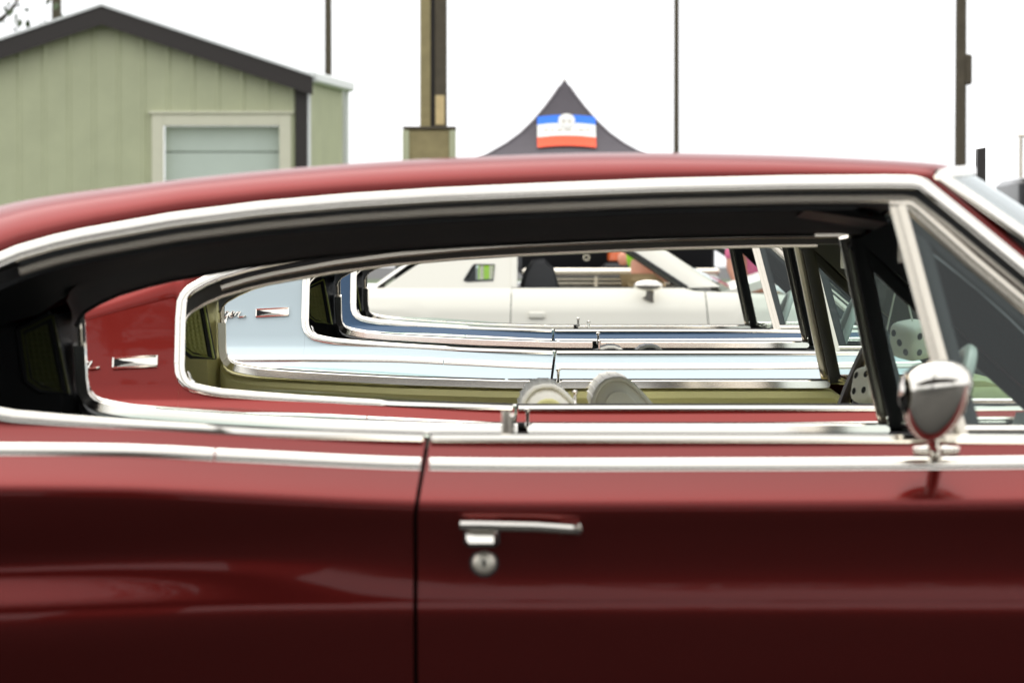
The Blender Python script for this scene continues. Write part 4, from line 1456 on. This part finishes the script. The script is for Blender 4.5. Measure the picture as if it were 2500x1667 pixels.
band('blue_band', 289, 309.5, 'logo_blue', .020)
band('white_band', 309.5, 340, 'logo_white', .020)
band('red_band', 340, 366, 'logo_red', .020)
ctr = (1382, 298)
ring = [tz(ctr[0] + 20 * math.sin(2 * math.pi * k / 20), ctr[1] - 17 * math.cos(2 * math.pi * k / 20), .035) for k in range(20)]
MB().poly(ring).build('round_badge', 'logo_white', bn, smooth=False)
for k in range(5):
    a0, a1 = 2 * math.pi * (k + .06) / 5, 2 * math.pi * (k + .94) / 5
    MB().poly([tz(ctr[0] + 2.0 * math.sin((a0 + a1) / 2), ctr[1] - 1.8 * math.cos((a0 + a1) / 2), .045), tz(ctr[0] + 13 * math.sin(a0), ctr[1] - 11 * math.cos(a0), .045), tz(ctr[0] + 13 * math.sin(a1), ctr[1] - 11 * math.cos(a1), .045)]).build('star_facet', 'logo_grey' if k % 2 else 'logo_white', bn, smooth=False)
# worn lettering strokes on the white band: too soft to read in the photograph
for a, b in ((1326, 1338), (1343, 1351), (1358, 1372), (1377, 1394), (1400, 1406), (1410, 1424), (1428, 1438)):
    MB().grid([[tz(a, 319, .03), tz(a, 323, .03)], [tz(b, 319, .03), tz(b, 323, .03)]]).build('lettering', 'logo_grey', bn, smooth=False)

# trailer with a rack, and the tapered post, at the right edge
tl = empty('trailer', (5.75, 40.0, 0))
tag(tl, 'dark trailer with a pipe rack on top, at the right edge', 'trailer')
MB().box(-.25, 3.2, 0, 2.0, .5, 2.10, .06).build('box_body', 'darkpaint', tl)
for a in (-.22, -.02, 1.2, 2.8):
    MB().sweep([(a, .1, 2.1), (a, .1, 2.55)], .022, .022, (1, 0, 0), 8).build('rack_post', 'satin', tl)
MB().sweep([(-.25, .1, 2.56), (2.9, .1, 2.56)], .022, .022, (0, 1, 0), 8).build('rack_rail', 'satin', tl)
MB().sweep([(-.1, .1, 2.50), (.5, .1, 2.12)], .05, .05, (0, 1, 0), 8).build('rack_brace', 'black_vinyl', tl)
for yy in (.3, 1.7):
    MB().lathe([(.15, -.1), (.33, -.1), (.35, 0), (.33, .1), (.15, .1)], (1.5, yy, .35), 'y', 24).build('wheel', 'tyre', tl)
tpz = empty('tapered_post', ((2391 - 1250) / 690.0, 13.04, 0))
tag(tpz, 'dark tapered post rising just past the nearest windshield corner', 'post')
MB().prism([(-.035, 0), (.02, 0), (.016, 1.565), (-.010, 1.56)], 'y', -.03, .03, bev=.003).build('board', 'brown', tpz, smooth=False)

# trees ----------------------------------------------------------------
MT['bark'] = M_simple('bark', (0.06, 0.045, 0.03), 0.9, 0, 0.3, 12, 0.8)
MT['leaf'] = M_simple('leaf', (0.05, 0.085, 0.025), 0.6, 0, 0.5, 3)


def tree(loc, h, r, label, seed, nleaf=2600, tk=1.0):
    rnd = random.Random(seed)
    root = empty('tree', loc)
    tag(root, label, 'tree', 'trees at the back')
    mb = MB()
    mb.sweep([(0, 0, 0), (.05, .03, h * .3), (-.04, .02, h * .6), (.02, 0, h * .92)], [.20 * tk, .16 * tk, .10 * tk, .03], [.20 * tk, .16 * tk, .10 * tk, .03], (1, 0, 0), 10)
    tips = []
    for k in range(16):
        a = rnd.uniform(0, 6.28)
        z = h * rnd.uniform(.25, .85)
        L = r * rnd.uniform(.6, 1.05) * (1.1 - .4 * z / h)
        e = (L * math.cos(a), L * math.sin(a), z + L * rnd.uniform(.2, .7))
        m_ = (e[0] * .5, e[1] * .5, z + (e[2] - z) * .35)
        mb.sweep([(0, 0, z), m_, e], [.06 * tk, .04 * tk, .012 * tk], [.06 * tk, .04 * tk, .012 * tk], (0, 0, 1), 6)
        tips += [e, m_, ((e[0] + m_[0]) / 2, (e[1] + m_[1]) / 2, (e[2] + m_[2]) / 2)]
    mb.build('trunk', 'bark', root)
    lv, lf = [], []
    for k in range(nleaf):
        c = rnd.choice(tips)
        sp = r * .22
        p = Vector((c[0] + rnd.gauss(0, sp), c[1] + rnd.gauss(0, sp), c[2] + rnd.gauss(0, sp * .8)))
        q = Matrix.Rotation(rnd.uniform(0, 6.28), 3, 'Z') @ Matrix.Rotation(rnd.uniform(-1.2, 1.2), 3, 'X')
        s = rnd.uniform(.07, .15)
        b = len(lv)
        for w_ in ((-s * .5, 0, 0), (0, -s, 0), (s * .5, 0, 0), (0, s, 0)):
            lv.append(tuple(p + q @ Vector(w_)))
        lf.append((b, b + 1, b + 2, b + 3))
    m2 = MB()
    m2.v, m2.f = lv, lf
    m2.build('crown', 'leaf', root, smooth=False, recalc=False)


tree((-10.6, 74, 0), 7.0, 2.0, 'bare branched dark tree at the far left behind the shed', 3, 900)
tree((-2.75, -9.2, 0), 18.5, 2.6, 'tall tree added behind the viewpoint, unseen, for a dark reflection in the red pillar', 11, 2200, 2.6)  # unseen tree added to mirror a dark band in the pillar
rnd = random.Random(5)
lv, lf = [], []
for k in range(7000):
    px_ = rnd.uniform(-60, 60)
    hmax = 2.5 + .9 * math.sin(px_ * .37) + .7 * math.sin(px_ * 1.13 + 1) + .4 * math.sin(px_ * 2.9)
    p = Vector((px_, -30 + rnd.gauss(0, .8), max(.1, hmax * rnd.random() ** .7)))
    q = Matrix.Rotation(rnd.uniform(0, 6.28), 3, 'Z') @ Matrix.Rotation(rnd.uniform(-1.4, 1.4), 3, 'X')
    sz_ = rnd.uniform(.2, .42)
    b = len(lv)
    for w_ in ((-sz_ * .5, 0, 0), (0, -sz_, 0), (sz_ * .5, 0, 0), (0, sz_, 0)):
        lv.append(tuple(p + q @ Vector(w_)))
    lf.append((b, b + 1, b + 2, b + 3))
hg = MB()
hg.v, hg.f = lv, lf
hgo = hg.build('reflection_hedge', 'leaf', smooth=False, recalc=False)  # unseen hedge added as a dark horizon for paint and chrome reflections
tag(hgo, 'low green hedge added far behind the viewpoint, unseen, for reflections in the chrome', 'hedge', kind='stuff')

# unseen roof added behind the camera: keeps the sky off the near car's flank
MT['shade_roof_wood'] = M_simple('shade_roof_timber', (0.10, 0.075, 0.05), 0.85, 0, 0.3, 5, 0.5)
sl = empty('shade_roof', (0, -4, 0))
tag(sl, 'open timber shelter around the viewpoint, only mirrored in the near paint', 'shelter')
MB().prism([(-13, 4.25), (13, 4.25), (13, 4.32), (-13, 4.32)], 'y', -4.5, 4.0).build('roof_deck', 'shade_roof_wood', sl, smooth=False)
for yy in (-4.4, -.2, 3.8):
    MB().box(-13, 13, yy - .09, yy + .09, 4.02, 4.249).build('beam', 'shade_roof_wood', sl, smooth=False)
for k in range(14):
    xx = -12.6 + k * 1.94
    MB().box(xx - .05, xx + .05, -4.3, 3.7, 4.12, 4.249).build('rafter', 'shade_roof_wood', sl, smooth=False)
for xx in (-11, -5.5, 5.0, 11):
    MB().box(xx - .09, xx + .09, -4.49, -4.31, 0, 4.02).build('post', 'shade_roof_wood', sl, smooth=False)
for xx in (-11, -6.5, 6.5, 11):
    MB().box(xx - .09, xx + .09, 3.71, 3.89, 0, 4.02).build('post', 'shade_roof_wood', sl, smooth=False)
